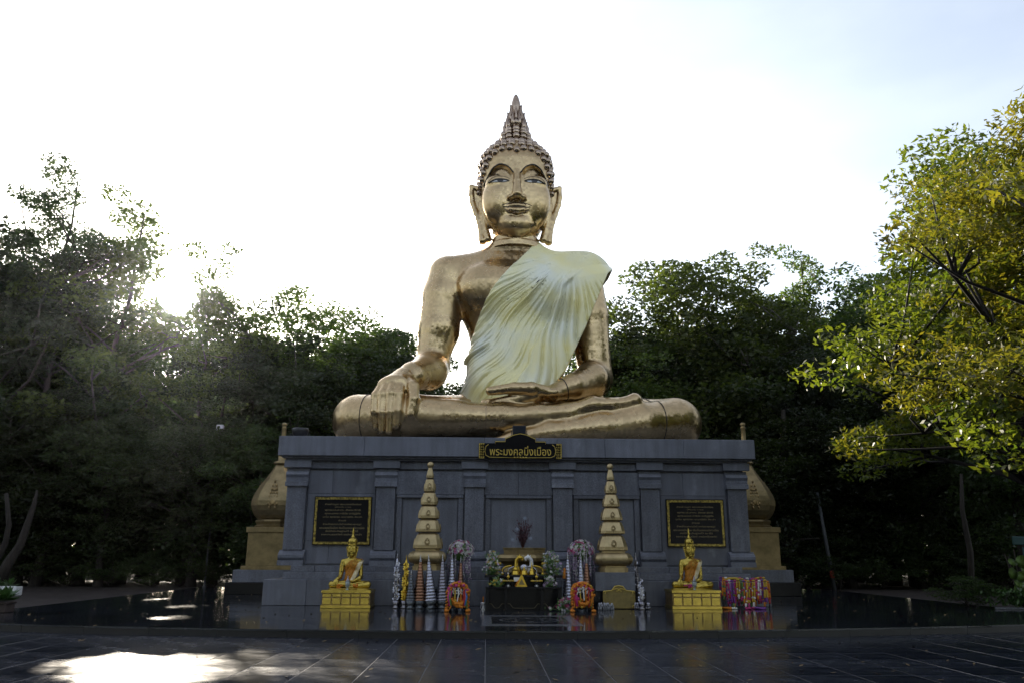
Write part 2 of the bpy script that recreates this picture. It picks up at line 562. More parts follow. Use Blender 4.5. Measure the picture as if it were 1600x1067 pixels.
# the plaza below: one slab tile per joint the photograph shows, grout sheet beneath
plaza = MB().box(-40, 40, -30, 18.6, -0.189, -0.1535).build('plaza_floor', M['grout']); tag(plaza, kind='structure')
T = 0.85
tile_me = MB().box(0.006, T - 0.006, 0.006, T - 0.006, -0.02, 0.0, 0.003).mesh('tile', M['tile'], True)
rt = random.Random(5)
far = []
for i in range(-34, 34):
    for j in range(-20, 21):
        x, y = i * T, 9.35 + j * T - 0.25
        if y > 17.6: continue
        if -13 <= i <= 13 and 10.0 < y + T and y < 17.5:
            t = link('tile', tile_me, plaza, (x, y, -0.15 + rt.uniform(-0.0012, 0.0012)))
            t.rotation_euler = (rt.uniform(-0.0012, 0.0012), rt.uniform(-0.0012, 0.0012), 0)
        elif -24 <= i <= 24 and y > -8:
            far.append((x, y))
mb = MB()
for x, y in far:
    mb.add([(x + .003, y + .003, -0.15), (x + T - .003, y + .003, -0.15), (x + T - .003, y + T - .003, -0.15), (x + .003, y + T - .003, -0.15)], [(0, 1, 2, 3)])
o = mb.build('outer_tiles', M['tile'], plaza, recalc=False); tag(o, kind='stuff')

# ------------------------------------------------------------------ the plinth
pl = empty('granite_plinth', (AX, 24.05, 0), 'massive blue grey granite plinth with six pilasters under the great seated statue', 'plinth')
W = 7.32                                                                # half width of the cornice


def Z(py, Y): return at(808, py, Y).z


DY = 24.05
zc1 = 4.90
zc0 = Z(713.5, 24.45); zf1 = Z(721, 24.7); zf0 = Z(733.5, 24.75); zcap0 = Z(761, 24.7); zb1 = Z(860, 24.7); zb0 = Z(884, 24.6)
zs3 = Z(891, 24.35); zs2 = Z(900, 24.25); zs1 = Z(906, 24.05)
GB = 9.2                                                                # back of the plinth, from its front


def ring_box(name, hw, y0, z0, z1, bev=0.012, m='granite', joints=()):
    MB().box(-hw, hw, y0, GB - y0 * 0.3, z0, z1, bev).build(name, M[m], pl)


def step_blocks(hw, y0, z0, z1, joints):
    MB().box(-hw + .05, hw - .05, y0 + .3, GB - y0 * 0.3, z0, z1 - .002).build('step_core', M['granite'], pl)
    e = [-hw] + [j for j in joints if abs(j) < hw - .3] + [hw]
    for a, b_ in zip(e[:-1], e[1:]):
        MB().box(a + 0.002, b_ - 0.002, y0, y0 + .299, z0, z1, 0.012).build('base_step', M['granite'], pl)
    for s in (-1, 1):
        MB().box(min(s * hw, s * (hw - .049)), max(s * hw, s * (hw - .049)), y0 + .3, GB - y0 * .3, z0, z1, 0.01).build('base_step', M['granite'], pl)


step_blocks(W + 0.02, 0.0, 0.0, zs1, [-6.1, -4.3, -2.5, -.8, .9, 2.7, 4.4, 6.0])
step_blocks(W - 0.45, 0.26, zs1 + 0.001, zs2 + 0.10, [-5.2, -3.4, -1.7, 0.1, 1.8, 3.6, 5.3])
step_blocks(W - 0.62, 0.46, zs2 + 0.101, zs3 + 0.12, [-6.0, -4.2, -2.6, -.8, 1.0, 2.7, 4.5, 6.1])
zw0 = zs3 + 0.12
hw = 6.95
MB().box(-hw, hw, 0.85, GB - 0.7, zw0 + 0.001, zf0).build('wall', M['granite'], pl)
# frieze, receding fillets, cornice cut in blocks
MB().box(-hw - 0.06, hw + 0.06, 0.74, GB - 0.6, zf0 + 0.001, zf1, 0.008).build('frieze', M['granite'], pl)
MB().box(-hw - 0.16, hw + 0.16, 0.60, GB - 0.5, zf1 + 0.001, (zf1 + zc0) / 2 - 0.001, 0.006).box(-hw - 0.26, hw + 0.26, 0.50, GB - 0.4, (zf1 + zc0) / 2, zc0 - 0.001, 0.006).build('bed_moulding', M['granite'], pl)
cuts = [-W, -4.72, -1.06, 1.18, 2.66, 5.1, W]
for a, b_ in zip(cuts[:-1], cuts[1:]):
    MB().box(a + 0.003, b_ - 0.003, 0.40, 1.6, zc0, zc1, 0.01).build('cornice_block', M['granite_light'], pl)
MB().box(-W + 0.01, W - 0.01, 1.605, GB, zc0, zc1 - 0.003).build('cornice_bed', M['granite_light'], pl)
# pilasters
PS = 2.70
for k in range(6):
    x = (k - 2.5) * PS + 0.01
    p = MB().box(x - 0.29, x + 0.29, 0.66, 0.849, zb1, zcap0 - 0.001, 0.008).build('pilaster', M['granite'], pl)
    MB().box(x - 0.41, x + 0.41, 0.60, 0.737, zf0 + 0.02, zf1 - 0.004, 0.006).build('frieze_block', M['granite_light'], p)
    # capital: fillet, cove, block, ledge
    h_ = zf0 - zcap0
    prof = [(0.62, zf0), (0.62, zf0 - .18 * h_), (0.54, zf0 - .2 * h_), (0.50, zf0 - .36 * h_), (0.55, zf0 - .52 * h_), (0.56, zf0 - .72 * h_), (0.46, zf0 - .76 * h_), (0.46, zcap0), (0.849, zcap0), (0.849, zf0)]
    mb = MB()
    n = len(prof)
    vs = [(x - 0.34 + (0.0 if 0 else 0), y + 0.12 if y < 0.8 else y, z) for y, z in prof] + [(x + 0.34, y + 0.12 if y < 0.8 else y, z) for y, z in prof]
    mb.add(vs, [tuple(range(n)), tuple(range(n, 2 * n))[::-1]] + [(i, n + i, n + (i + 1) % n, (i + 1) % n) for i in range(n)])
    mb.build('capital', M['granite_light'], p)
    h_ = zb1 - zw0
    prof = [(0.60, zb1 - 0.001), (0.56, zb1 - .12 * h_), (0.50, zb1 - .16 * h_), (0.43, zb1 - .32 * h_), (0.42, zb1 - .5 * h_), (0.47, zb1 - .66 * h_), (0.40, zb1 - .7 * h_), (0.38, zw0 + 0.002), (0.849, zw0 + 0.002), (0.849, zb1 - 0.001)]
    mb = MB()
    n = len(prof)
    vs = [(x - 0.38, y + 0.10 if y < 0.8 else y, z) for y, z in prof] + [(x + 0.38, y + 0.10 if y < 0.8 else y, z) for y, z in prof]
    mb.add(vs, [tuple(range(n)), tuple(range(n, 2 * n))[::-1]] + [(i, n + i, n + (i + 1) % n, (i + 1) % n) for i in range(n)])
    mb.build('pilaster_base', M['granite'], p)
# framed panels of the three middle bays, plain slabs above
for k in (1, 2, 3):
    xc = (k - 2) * PS + 0.01
    x0, x1 = xc - PS / 2 + 0.36, xc + PS / 2 - 0.36
    ztop = Z(778, 24.85)
    for a, b_ in ((x0 - .06, xc - .004), (xc + .004, x1 + .06)):
        MB().box(a, b_, 0.74, 0.848, ztop + 0.10, zf0 - 0.06, 0.006).build('wall_slab', M['granite'], pl)
    fr = MB().box(x0 - 0.02, x1 + 0.02, 0.71, 0.848, ztop, ztop + 0.09, 0.006)
    fr.box(x0 - 0.02, x0 + 0.13, 0.765, 0.848, zw0 + 0.05, ztop - 0.002, 0.006).box(x1 - 0.13, x1 + 0.02, 0.765, 0.848, zw0 + 0.05, ztop - 0.002, 0.006)
    fr.build('panel_frame', M['granite'], pl)
    MB().box(x0 + 0.16, x1 - 0.16, 0.825, 0.848, zw0 + 0.05, ztop - 0.03).build('recessed_panel', M['granite_light'], pl)
for k in (0, 4):
    xc = (k - 2) * PS + 0.01
    for a, b_ in ((xc - PS / 2 + .33, xc - .30), (xc - .294, xc + PS / 2 - .33)):
        for za, zb_ in ((zw0 + .05, zw0 + .72), (zw0 + .726, zf0 - .75), (zf0 - .744, zf0 - .06)):
            MB().box(a, b_, 0.80, 0.848, za, zb_, 0.005).build('wall_slab', M['granite'], pl)
# ------------------------------------------------------------------ the great statue: a distance field turned into one skin
class Field:
    def __init__(self, lo, hi, h):
        self.lo = np.array(lo, np.float32); self.h = h
        self.n = np.ceil((np.array(hi) - self.lo) / h).astype(int) + 1
        self.ax = [self.lo[i] + h * np.arange(self.n[i], dtype=np.float32) for i in range(3)]
        self.F = np.full(self.n, 1.0, np.float32)

    def sl(self, lo, hi, pad):
        s = []
        for i in range(3):
            a = int(max(0, math.floor((lo[i] - pad - self.lo[i]) / self.h)))
            b = int(min(self.n[i], math.ceil((hi[i] + pad - self.lo[i]) / self.h) + 1))
            s.append(slice(a, max(a, b)))
        s = tuple(s)
        X = self.ax[0][s[0]][:, None, None]; Y = self.ax[1][s[1]][None, :, None]; Z = self.ax[2][s[2]][None, None, :]
        return s, X, Y, Z

    def put(self, s, d, k, op):
        A = self.F[s]
        if A.size == 0: return
        if op == 'u':
            h = np.maximum(k - np.abs(A - d), 0) / k
            self.F[s] = np.minimum(A, d) - h * h * k * 0.25
        elif op == 's':
            d = -d
            h = np.maximum(k - np.abs(A - d), 0) / k
            self.F[s] = np.maximum(A, d) + h * h * k * 0.25

    def cone(self, p0, p1, r0, r1, k=0.15, op='u', sc=(1, 1, 1)):
        p0 = np.array(p0, np.float32); p1 = np.array(p1, np.float32)
        rm = max(r0, r1)
        lo = np.minimum(p0, p1) - rm / np.array(sc); hi = np.maximum(p0, p1) + rm / np.array(sc)
        s, X, Y, Z = self.sl(lo, hi, 0.25 + k)
        q0 = p0 * sc; q1 = p1 * sc; e = q1 - q0
        X = X * sc[0] - q0[0]; Y = Y * sc[1] - q0[1]; Z = Z * sc[2] - q0[2]
        t = np.clip((X * e[0] + Y * e[1] + Z * e[2]) / max(1e-9, float(e @ e)), 0, 1)
        d = np.sqrt((X - t * e[0]) ** 2 + (Y - t * e[1]) ** 2 + (Z - t * e[2]) ** 2) - (r0 + (r1 - r0) * t)
        self.put(s, d / max(sc), k, op)

    def chain(self, pts, rs, k=0.12, op='u', sc=(1, 1, 1)):
        for i in range(len(pts) - 1):
            self.cone(pts[i], pts[i + 1], rs[i], rs[i + 1], k, op, sc)

    def ell(self, c, r, k=0.15, op='u', rot=0.0):
        m = max(r)
        s, X, Y, Z = self.sl(np.array(c) - m, np.array(c) + m, 0.25 + k)
        X = X - c[0]; Y = Y - c[1]; Z = Z - c[2]
        if rot:
            X, Z = X * math.cos(rot) + Z * math.sin(rot), -X * math.sin(rot) + Z * math.cos(rot)
        k0 = np.sqrt((X / r[0]) ** 2 + (Y / r[1]) ** 2 + (Z / r[2]) ** 2)
        k1 = np.sqrt((X / r[0] ** 2) ** 2 + (Y / r[1] ** 2) ** 2 + (Z / r[2] ** 2) ** 2)
        self.put(s, (k0 * (k0 - 1) / np.maximum(k1, 1e-6)).astype(np.float32), k, op)

    def loft(self, rows, k=0.2, op='u', n=2.0, infl=0.0):
        """rows: z, half width, front depth, back depth, x centre, y centre"""
        rows = np.array(rows, np.float32)
        m = rows[:, 1].max(); mb = max(rows[:, 2].max(), rows[:, 3].max())
        s, X, Y, Z = self.sl((rows[:, 4].min() - m, rows[:, 5].min() - mb, rows[0, 0]), (rows[:, 4].max() + m, rows[:, 5].max() + mb, rows[-1, 0]), 0.3 + k)
        z = Z[0, 0]
        g = lambda j: np.interp(z, rows[:, 0], rows[:, j]).astype(np.float32)[None, None, :]
        a, bf, bb, cx, cy = (g(j) for j in range(1, 6))
        a = a + infl; bf = bf + infl; bb = bb + infl
        dx = np.abs(X - cx) / a; dy = (Y - cy); dy = np.where(dy < 0, -dy / bf, dy / bb)
        d = ((dx ** n + dy ** n) ** (1 / n) - 1) * np.minimum(a, np.minimum(bf, bb)) * 0.92
        d = np.maximum(d, np.maximum(rows[0, 0] - Z, Z - rows[-1, 0]))
        self.put(s, d.astype(np.float32), k, op)

    def sample(self, P):
        q = (np.asarray(P, np.float32) - self.lo) / self.h
        i = np.clip(np.floor(q).astype(int), 0, self.n - 2); f = np.clip(q - i, 0, 1)
        out = 0
        for a in (0, 1):
            for b in (0, 1):
                for c in (0, 1):
                    w = (f[:, 0] if a else 1 - f[:, 0]) * (f[:, 1] if b else 1 - f[:, 1]) * (f[:, 2] if c else 1 - f[:, 2])
                    out = out + w * self.F[i[:, 0] + a, i[:, 1] + b, i[:, 2] + c]
        return out

    def front(self, x, z, y0=-3.2, y1=1.0):
        """depth of the first surface met going in along +y"""
        ys = np.arange(y0, y1, 0.02)
        v = self.sample(np.stack([np.full_like(ys, x), ys, np.full_like(ys, z)], 1))
        i = np.argmax(v < 0)
        if v[i] >= 0: return None
        if i == 0: return float(ys[0])
        return float(ys[i - 1] + 0.02 * v[i - 1] / (v[i - 1] - v[i]))

    def ring(self, c, u, v, n=64, rmax=2.2, off=0.0):
        """closed loop on the skin, round the point c in the plane of u and v"""
        c, u, v = (Vector(q) for q in (c, u, v))
        out = []
        rs = np.arange(0.02, rmax, 0.015)
        for k in range(n):
            a = 2 * math.pi * k / n
            d = u * math.cos(a) + v * math.sin(a)
            P = np.array(c)[None] + rs[:, None] * np.array(d)[None]
            f = self.sample(P)
            i = int(np.argmax(f > 0))
            if f[i] <= 0: i = len(rs) - 1
            out.append(c + d * (rs[i] + off))
        return out

    def skin(self, step=1, newton=True):
        F = self.F[::step, ::step, ::step]
        h = self.h * step
        S = F < 0
        nx, ny, nz = F.shape
        C = np.zeros((nx - 1, ny - 1, nz - 1), np.uint8)
        for a in (0, 1):
            for b in (0, 1):
                for c in (0, 1):
                    C += S[a:nx - 1 + a, b:ny - 1 + b, c:nz - 1 + c]
        act = np.argwhere((C > 0) & (C < 8))
        idx = np.full(C.shape, -1, np.int32)
        idx[act[:, 0], act[:, 1], act[:, 2]] = np.arange(len(act))
        acc = np.zeros((len(act), 3)); cnt = np.zeros(len(act))
        corners = [(a, b, c) for a in (0, 1) for b in (0, 1) for c in (0, 1)]
        val = {q: F[act[:, 0] + q[0], act[:, 1] + q[1], act[:, 2] + q[2]] for q in corners}
        for q in corners:
            for ax in range(3):
                if q[ax] == 0:
                    p = list(q); p[ax] = 1; p = tuple(p)
                    a, b = val[q], val[p]
                    x = (a < 0) != (b < 0)
                    t = np.where(x, a / np.where(x, a - b, 1), 0)
                    for i in range(3):
                        acc[:, i] += np.where(x, q[i] + (t if i == ax else 0), 0)
                    cnt += x
        V = (act + acc / cnt[:, None]) * h + self.lo
        Q = []
        for ax in range(3):
            s0 = [slice(None)] * 3; s1 = [slice(None)] * 3
            s0[ax] = slice(0, -1); s1[ax] = slice(1, None)
            A, B = S[tuple(s0)], S[tuple(s1)]
            E = np.argwhere(A != B)
            o1, o2 = [i for i in range(3) if i != ax]
            ok = (E[:, o1] > 0) & (E[:, o2] > 0) & (E[:, o1] < F.shape[o1] - 1) & (E[:, o2] < F.shape[o2] - 1)
            E = E[ok]
            sg = A[E[:, 0], E[:, 1], E[:, 2]]

            def cell(d1, d2):
                e = E.copy(); e[:, o1] -= d1; e[:, o2] -= d2
                return idx[e[:, 0], e[:, 1], e[:, 2]]
            q = np.stack([cell(1, 1), cell(0, 1), cell(0, 0), cell(1, 0)], 1)
            flip = sg if ax != 1 else ~sg
            q[~flip] = q[~flip][:, ::-1]
            Q.append(q)
        Q = np.concatenate(Q)
        Q = Q[(Q >= 0).all(1)]
        if newton:
            e = self.h * 0.75
            for _ in range(2):
                f = self.sample(V)
                g = np.stack([(self.sample(V + e * np.eye(3)[i]) - self.sample(V - e * np.eye(3)[i])) / (2 * e) for i in range(3)], 1)
                V = V - np.clip(f, -0.5 * h, 0.5 * h)[:, None] * g / np.maximum(0.3, (g * g).sum(1))[:, None]
        return V, Q


# one grid for body, head and hands (statue metres: x right, y away from the viewer, z up from the plinth top)
B = Field((-6.4, -3.35, -0.06), (6.5, 2.1, 12.72), 0.031)
TORSO = [  # z, half width, front, back, x, y
    (-0.1, 2.5, 1.7, 1.7, 0, 0.35), (0.9, 2.3, 1.55, 1.6, 0, 0.3), (1.8, 1.92, 1.32, 1.35, 0, 0.25), (2.7, 1.62, 1.2, 1.2, 0, 0.22),
    (3.6, 1.5, 1.15, 1.15, 0, 0.22), (4.4, 1.72, 1.22, 1.2, 0, 0.22), (5.2, 2.1, 1.36, 1.3, 0, 0.22), (5.9, 2.35, 1.40, 1.35, 0, 0.22),
    (6.4, 2.35, 1.22, 1.25, 0, 0.22), (6.8, 2.0, 0.98, 1.05, 0, 0.22), (7.22, 1.35, 0.78, 0.85, 0, 0.2), (7.55, 1.0, 0.72, 0.8, 0, 0.18), (7.7, 0.9, 0.7, 0.8, 0, 0.18)]
B.loft(TORSO, 0.2, n=2.15)
# pectorals
for s in (-1, 1):
    B.ell((s * 0.95, -0.62, 5.75), (0.95, 0.55, 0.75), 0.55)
# neck with its folds
B.loft([(7.4, 1.02, 0.86, 0.9, 0, 0.1), (7.62, 0.98, 0.84, 0.9, 0, 0.1), (7.66, 0.90, 0.80, 0.86, 0, 0.1), (7.86, 0.88, 0.78, 0.86, 0, 0.1), (7.9, 0.83, 0.72, 0.8, 0, 0.12), (8.4, 0.82, 0.7, 0.8, 0, 0.15)], 0.03)
# shoulders and the arm that reaches to the knee (left in the picture)
B.cone((-0.7, 0.15, 6.93), (-2.45, 0.12, 6.5), 0.56, 0.66, 0.3)
B.chain([(-2.46, 0.12, 6.44), (-2.62, 0.05, 5.6), (-2.74, -0.05, 4.3), (-2.92, -0.2, 3.25)], [0.72, 0.76, 0.73, 0.58], 0.12)
B.chain([(-2.90, -0.25, 2.98), (-3.0, -0.75, 2.66), (-3.45, -1.75, 2.28), (-3.66, -2.05, 2.12)], [0.62, 0.62, 0.45, 0.37], 0.14)
# that hand: back, four fingers over the shin, thumb apart
for q in ((-4.30, -2.50, 1.80), (-4.12, -2.58, 1.88), (-3.92, -2.60, 1.92), (-3.72, -2.56, 1.92)):
    B.cone((-3.70, -2.02, 2.10), q, 0.30, 0.20, 0.16)
B.cone((-3.62, -2.05, 2.06), (-3.46, -2.5, 1.72), 0.26, 0.2, 0.2)
B.cone((-3.85, -2.2, 1.8), (-3.7, -2.5, 1.5), 0.3, 0.25, 0.2)
FING = [  # root, knuckle, mid, tip
    ([(-4.32, -2.52, 1.76), (-4.48, -2.74, 1.42), (-4.49, -2.85, 0.9), (-4.43, -2.8, 0.40)], [0.16, 0.15, 0.115, 0.09]),
    ([(-4.14, -2.58, 1.84), (-4.25, -2.84, 1.45), (-4.26, -2.95, 0.85), (-4.23, -2.92, 0.30)], [0.17, 0.16, 0.13, 0.10]),
    ([(-3.94, -2.60, 1.88), (-4.00, -2.88, 1.47), (-4.00, -2.99, 0.85), (-3.99, -2.96, 0.26)], [0.18, 0.165, 0.14, 0.11]),
    ([(-3.76, -2.56, 1.88), (-3.74, -2.84, 1.45), (-3.755, -2.96, 0.9), (-3.78, -2.93, 0.42)], [0.18, 0.165, 0.14, 0.11])]
for P, r in FING:
    B.chain(P, r, 0.045)
B.chain([(-3.55, -2.25, 2.0), (-3.34, -2.62, 1.75), (-3.28, -2.86, 1.3), (-3.34, -2.93, 0.80)], [0.22, 0.2, 0.185, 0.14], 0.05)
# right side of the picture: shoulder, arm, forearm into the lap
B.cone((0.7, 0.15, 6.93), (2.5, 0.12, 6.48), 0.56, 0.66, 0.3)
B.chain([(2.5, 0.12, 6.42), (2.68, 0.1, 5.0), (2.84, 0.0, 3.05)], [0.70, 0.70, 0.60], 0.12)
B.chain([(2.84, -0.05, 2.62), (2.6, -0.8, 2.42), (1.9, -1.6, 2.02), (1.2, -1.95, 1.72)], [0.64, 0.60, 0.42, 0.30], 0.14)
B.cone((1.2, -1.95, 1.70), (0.35, -2.1, 1.62), 0.27, 0.27, 0.12, sc=(1, 0.62, 1.15))
for dy, x1, z1 in ((-2.35, -0.85, 1.32), (-2.12, -1.05, 1.34), (-1.88, -1.0, 1.36), (-1.66, -0.8, 1.38)):
    B.chain([(0.55, dy * 0.85 - 0.33, 1.56), (-0.1, dy, 1.42), (x1, dy, z1)], [0.2, 0.18, 0.125], 0.035)
B.chain([(0.95, -2.2, 1.70), (0.45, -2.48, 1.76), (-0.1, -2.53, 1.76), (-0.88, -2.5, 1.66)], [0.22, 0.21, 0.185, 0.14], 0.06)
# legs: the statue's right leg crosses on top, its foot on the other thigh
B.chain([(-1.7, -0.2, 0.95), (-3.6, -0.8, 0.88), (-5.22, -1.35, 0.82)], [1.0, 0.92, 0.82], 0.25)
B.chain([(-5.15, -1.6, 0.82), (-3.6, -2.15, 0.82), (-2.0, -2.36, 0.80), (-0.4, -2.45, 0.80), (0.6, -2.46, 0.86), (1.6, -2.44, 0.97), (2.35, -2.4, 1.10)], [0.83, 0.74, 0.56, 0.42, 0.37, 0.31, 0.27], 0.2)
B.chain([(1.9, -2.42, 1.12), (2.4, -2.42, 1.22), (3.0, -2.44, 1.24), (3.45, -2.42, 1.30), (3.78, -2.4, 1.40)], [0.24, 0.31, 0.235, 0.21, 0.26], 0.1, sc=(1, 0.8, 1))
B.chain([(1.7, -0.2, 0.95), (3.6, -0.8, 0.86), (5.3, -1.4, 0.82)], [1.0, 0.9, 0.84], 0.25)
B.chain([(5.25, -1.6, 0.80), (4.0, -2.15, 0.66), (2.6, -2.5, 0.46), (1.0, -2.66, 0.28), (-0.2, -2.72, 0.10), (-0.8, -2.7, 0.02)], [0.83, 0.70, 0.50, 0.34, 0.2, 0.1], 0.18)
# lap
B.ell((0, -0.9, 0.55), (3.2, 1.5, 0.75), 0.4)

# head
HEAD = [  # z, half width, front, back, x, y
    (7.70, 0.30, 0.55, 0.4, 0, -0.25), (7.86, 0.62, 0.92, 0.6, 0, -0.15), (8.1, 0.86, 1.12, 0.9, 0, -0.05), (8.45, 1.04, 1.22, 1.1, 0, 0), (8.9, 1.18, 1.26, 1.2, 0, 0), (9.4, 1.26, 1.28, 1.3, 0, 0),
    (9.9, 1.30, 1.29, 1.35, 0, 0), (10.4, 1.33, 1.30, 1.4, 0, 0), (10.9, 1.32, 1.27, 1.4, 0, 0), (11.3, 1.22, 1.12, 1.3, 0, 0.02), (11.65, 0.93, 0.84, 1.0, 0, 0.05), (11.9, 0.60, 0.52, 0.65, 0, 0.08), (12.05, 0.36, 0.3, 0.4, 0, 0.1)]
B.loft(HEAD, 0.06, n=2.25)
B.ell((0, 0.12, 11.95), (0.50, 0.46, 0.62), 0.12)                       # topknot
XL = B.ax[0]; ZL = B.ax[2]


def face_carve():
    s, X, Y, Z = B.sl((-1.35, -1.75, 7.9), (1.35, -0.2, 11.0), 0.0)
    x = np.abs(X[:, 0, 0])[:, None]; z = Z[0, 0][None, :]
    # arch of the brow
    bx = np.array([0.0, 0.10, 0.2, 0.35, 0.5, 0.65, 0.8, 0.95, 1.08, 1.2, 1.4])
    bz = np.array([10.05, 10.10, 10.28, 10.47, 10.56, 10.58, 10.53, 10.38, 10.18, 9.95, 9.7])
    e = np.interp(x[:, 0], bx, bz)[:, None]
    t = e - z                                                           # depth below the brow edge
    g = 0.13 * np.clip(t / 0.05, 0, 1) * np.exp(-np.clip(t - 0.06, 0, 9) / 0.22) * np.clip((x - 0.1) / 0.12, 0, 1) * np.clip((1.25 - x) / 0.15, 0, 1)
    # soft hollow under the lower lip and beside the mouth
    g += 0.035 * np.exp(-((z - 8.40) / 0.10) ** 2) * np.clip((0.42 - x) / 0.12, 0, 1)
    w = np.clip((-0.25 - Y[0, :, 0]) / 0.3, 0, 1)[None, :, None]
    B.F[s] += (g[:, None, :] * w).astype(np.float32)


face_carve()
for s in (-1, 1):
    B.ell((s * 0.62, -0.93, 9.92), (0.46, 0.30, 0.30), 0.05)              # lids
    B.ell((s * 0.18, -1.38, 9.05), (0.15, 0.17, 0.12), 0.05)             # nostril wings
    B.ell((s * 0.72, -0.80, 9.15), (0.46, 0.36, 0.75), 0.45)             # cheeks
B.chain([(0, -1.22, 10.22), (0, -1.36, 9.75), (0, -1.54, 9.12)], [0.12, 0.135, 0.175], 0.06, sc=(1.0, 1, 1))
for s in (-1, 1):
    B.chain([(s * 0.50, -1.10, 8.76), (s * 0.24, -1.26, 8.74), (s * 0.06, -1.31, 8.75)], [0.03, 0.08, 0.095], 0.035)
    B.chain([(s * 0.46, -1.12, 8.70), (s * 0.22, -1.26, 8.58), (0, -1.29, 8.53)], [0.03, 0.10, 0.13], 0.035)
B.ell((0, -0.94, 8.08), (0.46, 0.26, 0.32), 0.32)                         # chin
for s in (-1, 1):                                                       # ears with long lobes
    B.chain([(s * 1.34, 0.0, 10.08), (s * 1.52, 0.12, 10.2), (s * 1.67, 0.15, 10.28), (s * 1.67, 0.15, 9.85), (s * 1.62, 0.15, 9.5), (s * 1.48, 0.1, 9.05), (s * 1.36, 0.02, 8.68), (s * 1.26, -0.05, 8.2), (s * 1.22, -0.1, 7.76)],
            [0.10, 0.10, 0.09, 0.105, 0.105, 0.11, 0.12, 0.13, 0.15], 0.05)
    B.cone((s * 1.42, 0.24, 10.0), (s * 1.36, 0.2, 9.2), 0.25, 0.2, 0.04, sc=(1, 1.6, 1))
    B.chain([(s * 1.28, -0.02, 9.4), (s * 1.23, -0.05, 9.0), (s * 1.12, -0.08, 8.3), (s * 1.02, -0.12, 7.84)], [0.12, 0.12, 0.12, 0.14], 0.05)

V_, Q_ = B.skin()
ZS = [-9, 7.7, 8.0, 8.75, 9.1, 9.85, 10.6, 11.15, 12.0, 12.6, 14.2, 20]
ZD = [-9, 7.7, 7.98, 8.66, 8.98, 9.67, 10.33, 10.92, 11.82, 12.42, 14.02, 19.8]
MB.warp = lambda z: float(np.interp(z, ZS, ZD))                         # the head sits a little lower than first laid out
V_[:, 2] = np.interp(V_[:, 2], ZS, ZD)
ST_O, ST_S = Vector((0.95, 28.2, 4.9)), 1.022
statue = empty('buddha_statue', ST_O, 'colossal gold mosaic seated Buddha wearing a pale yellow robe on the granite plinth', 'statue', scale=(ST_S,) * 3)
link('body', mesh_np('body', V_, Q_, M['gold']), statue)


def draped(pts, off=0.0, n=10):
    """a line through x,z points laid on the front of the skin"""
    out = []
    for (x0, z0), (x1, z1) in zip(pts[:-1], pts[1:]):
        for k in range(n):
            t = k / n
            x, z = x0 + (x1 - x0) * t, z0 + (z1 - z0) * t
            y = B.front(x, z)
            if y is not None: out.append((x, y - off, z))
    x, z = pts[-1]
    y = B.front(x, z)
    if y is not None: out.append((x, y - off, z))
    return out


def spline(pts, n=8):
    P = [Vector((*p, 0)) for p in pts]
    P = [P[0] * 2 - P[1]] + P + [P[-1] * 2 - P[-2]]
    o = []
    for i in range(1, len(P) - 2):
        for k in range(n):
            t = k / n
            a, b, c, d = P[i - 1:i + 3]
            q = 0.5 * ((2 * b) + (c - a) * t + (2 * a - 5 * b + 4 * c - d) * t * t + (3 * b - a - 3 * c + d) * t ** 3)
            o.append((q.x, q.y))
    o.append((P[-2].x, P[-2].y))
    return o


M['eye_white'] = mat('eye_shell_white', (0.62, 0.62, 0.62), 0.35)
for s in (-1, 1):
    brow = spline([(s * 0.13, 10.16), (s * 0.22, 10.32), (s * 0.38, 10.50), (s * 0.62, 10.60), (s * 0.85, 10.50), (s * 1.04, 10.24), (s * 1.2, 9.95)])
    MB().tube(draped(brow, 0.006, 2), 0.030, 6).build('eyebrow', M['line'], statue)
    # eye: almond patch of white, iris disc, dark liner
    up_ = spline([(s * 0.28, 9.80), (s * 0.42, 9.86), (s * 0.62, 9.88), (s * 0.82, 9.845), (s * 1.02, 9.76)])
    lo_ = spline([(s * 0.28, 9.80), (s * 0.42, 9.765), (s * 0.62, 9.75), (s * 0.82, 9.755), (s * 1.02, 9.76)])
    vs, fs = [], []
    for (xa, za), (xb, zb) in zip(up_, lo_):
        for t in (0, 0.33, 0.67, 1):
            x, z = xa, za + (zb - za) * t
            vs.append((x, B.front(x, z) - 0.012, z))
    for i in range(len(up_) - 1):
        for j in range(3):
            f = (i * 4 + j, i * 4 + j + 1, (i + 1) * 4 + j + 1, (i + 1) * 4 + j)
            fs.append(f if s > 0 else f[::-1])
    eye = MB().add(vs, fs, True).build('eye', M['eye_white'], statue, recalc=False)
    ix, iz = s * 0.62 + 0.02, 9.835
    ring = [(ix + 0.115 * math.cos(a), min(max(iz + 0.10 * math.sin(a), 9.757), 9.89)) for a in np.linspace(0, 2 * math.pi, 20, False)]
    vs = [(x, B.front(x, z) - 0.022, z) for x, z in ring]
    MB().add(vs, [tuple(range(20))]).build('iris', M['black'], eye)
    MB().tube(draped(up_, 0.012, 1), 0.034, 6).tube(draped(lo_, 0.008, 1), 0.012, 6).build('eyeliner', M['line'], eye)
    fold = spline([(s * 0.26, 9.9), (s * 0.42, 10.0), (s * 0.65, 10.03), (s * 0.88, 9.96), (s * 1.1, 9.74)])
    MB().tube(draped(fold, 0.0, 1), 0.011, 6).build('eyelid_crease', M['line'], statue)
lip = spline([(-0.49, 8.72), (-0.3, 8.685), (-0.12, 8.655), (0, 8.665), (0.12, 8.655), (0.3, 8.685), (0.49, 8.72)])
MB().tube(draped(lip, -0.004, 1), 0.024, 6).build('lip_line', M['line'], statue)
lip2 = spline([(-0.54, 8.77), (-0.3, 8.86), (-0.12, 8.905), (0, 8.87), (0.12, 8.905), (0.3, 8.86), (0.54, 8.77)])
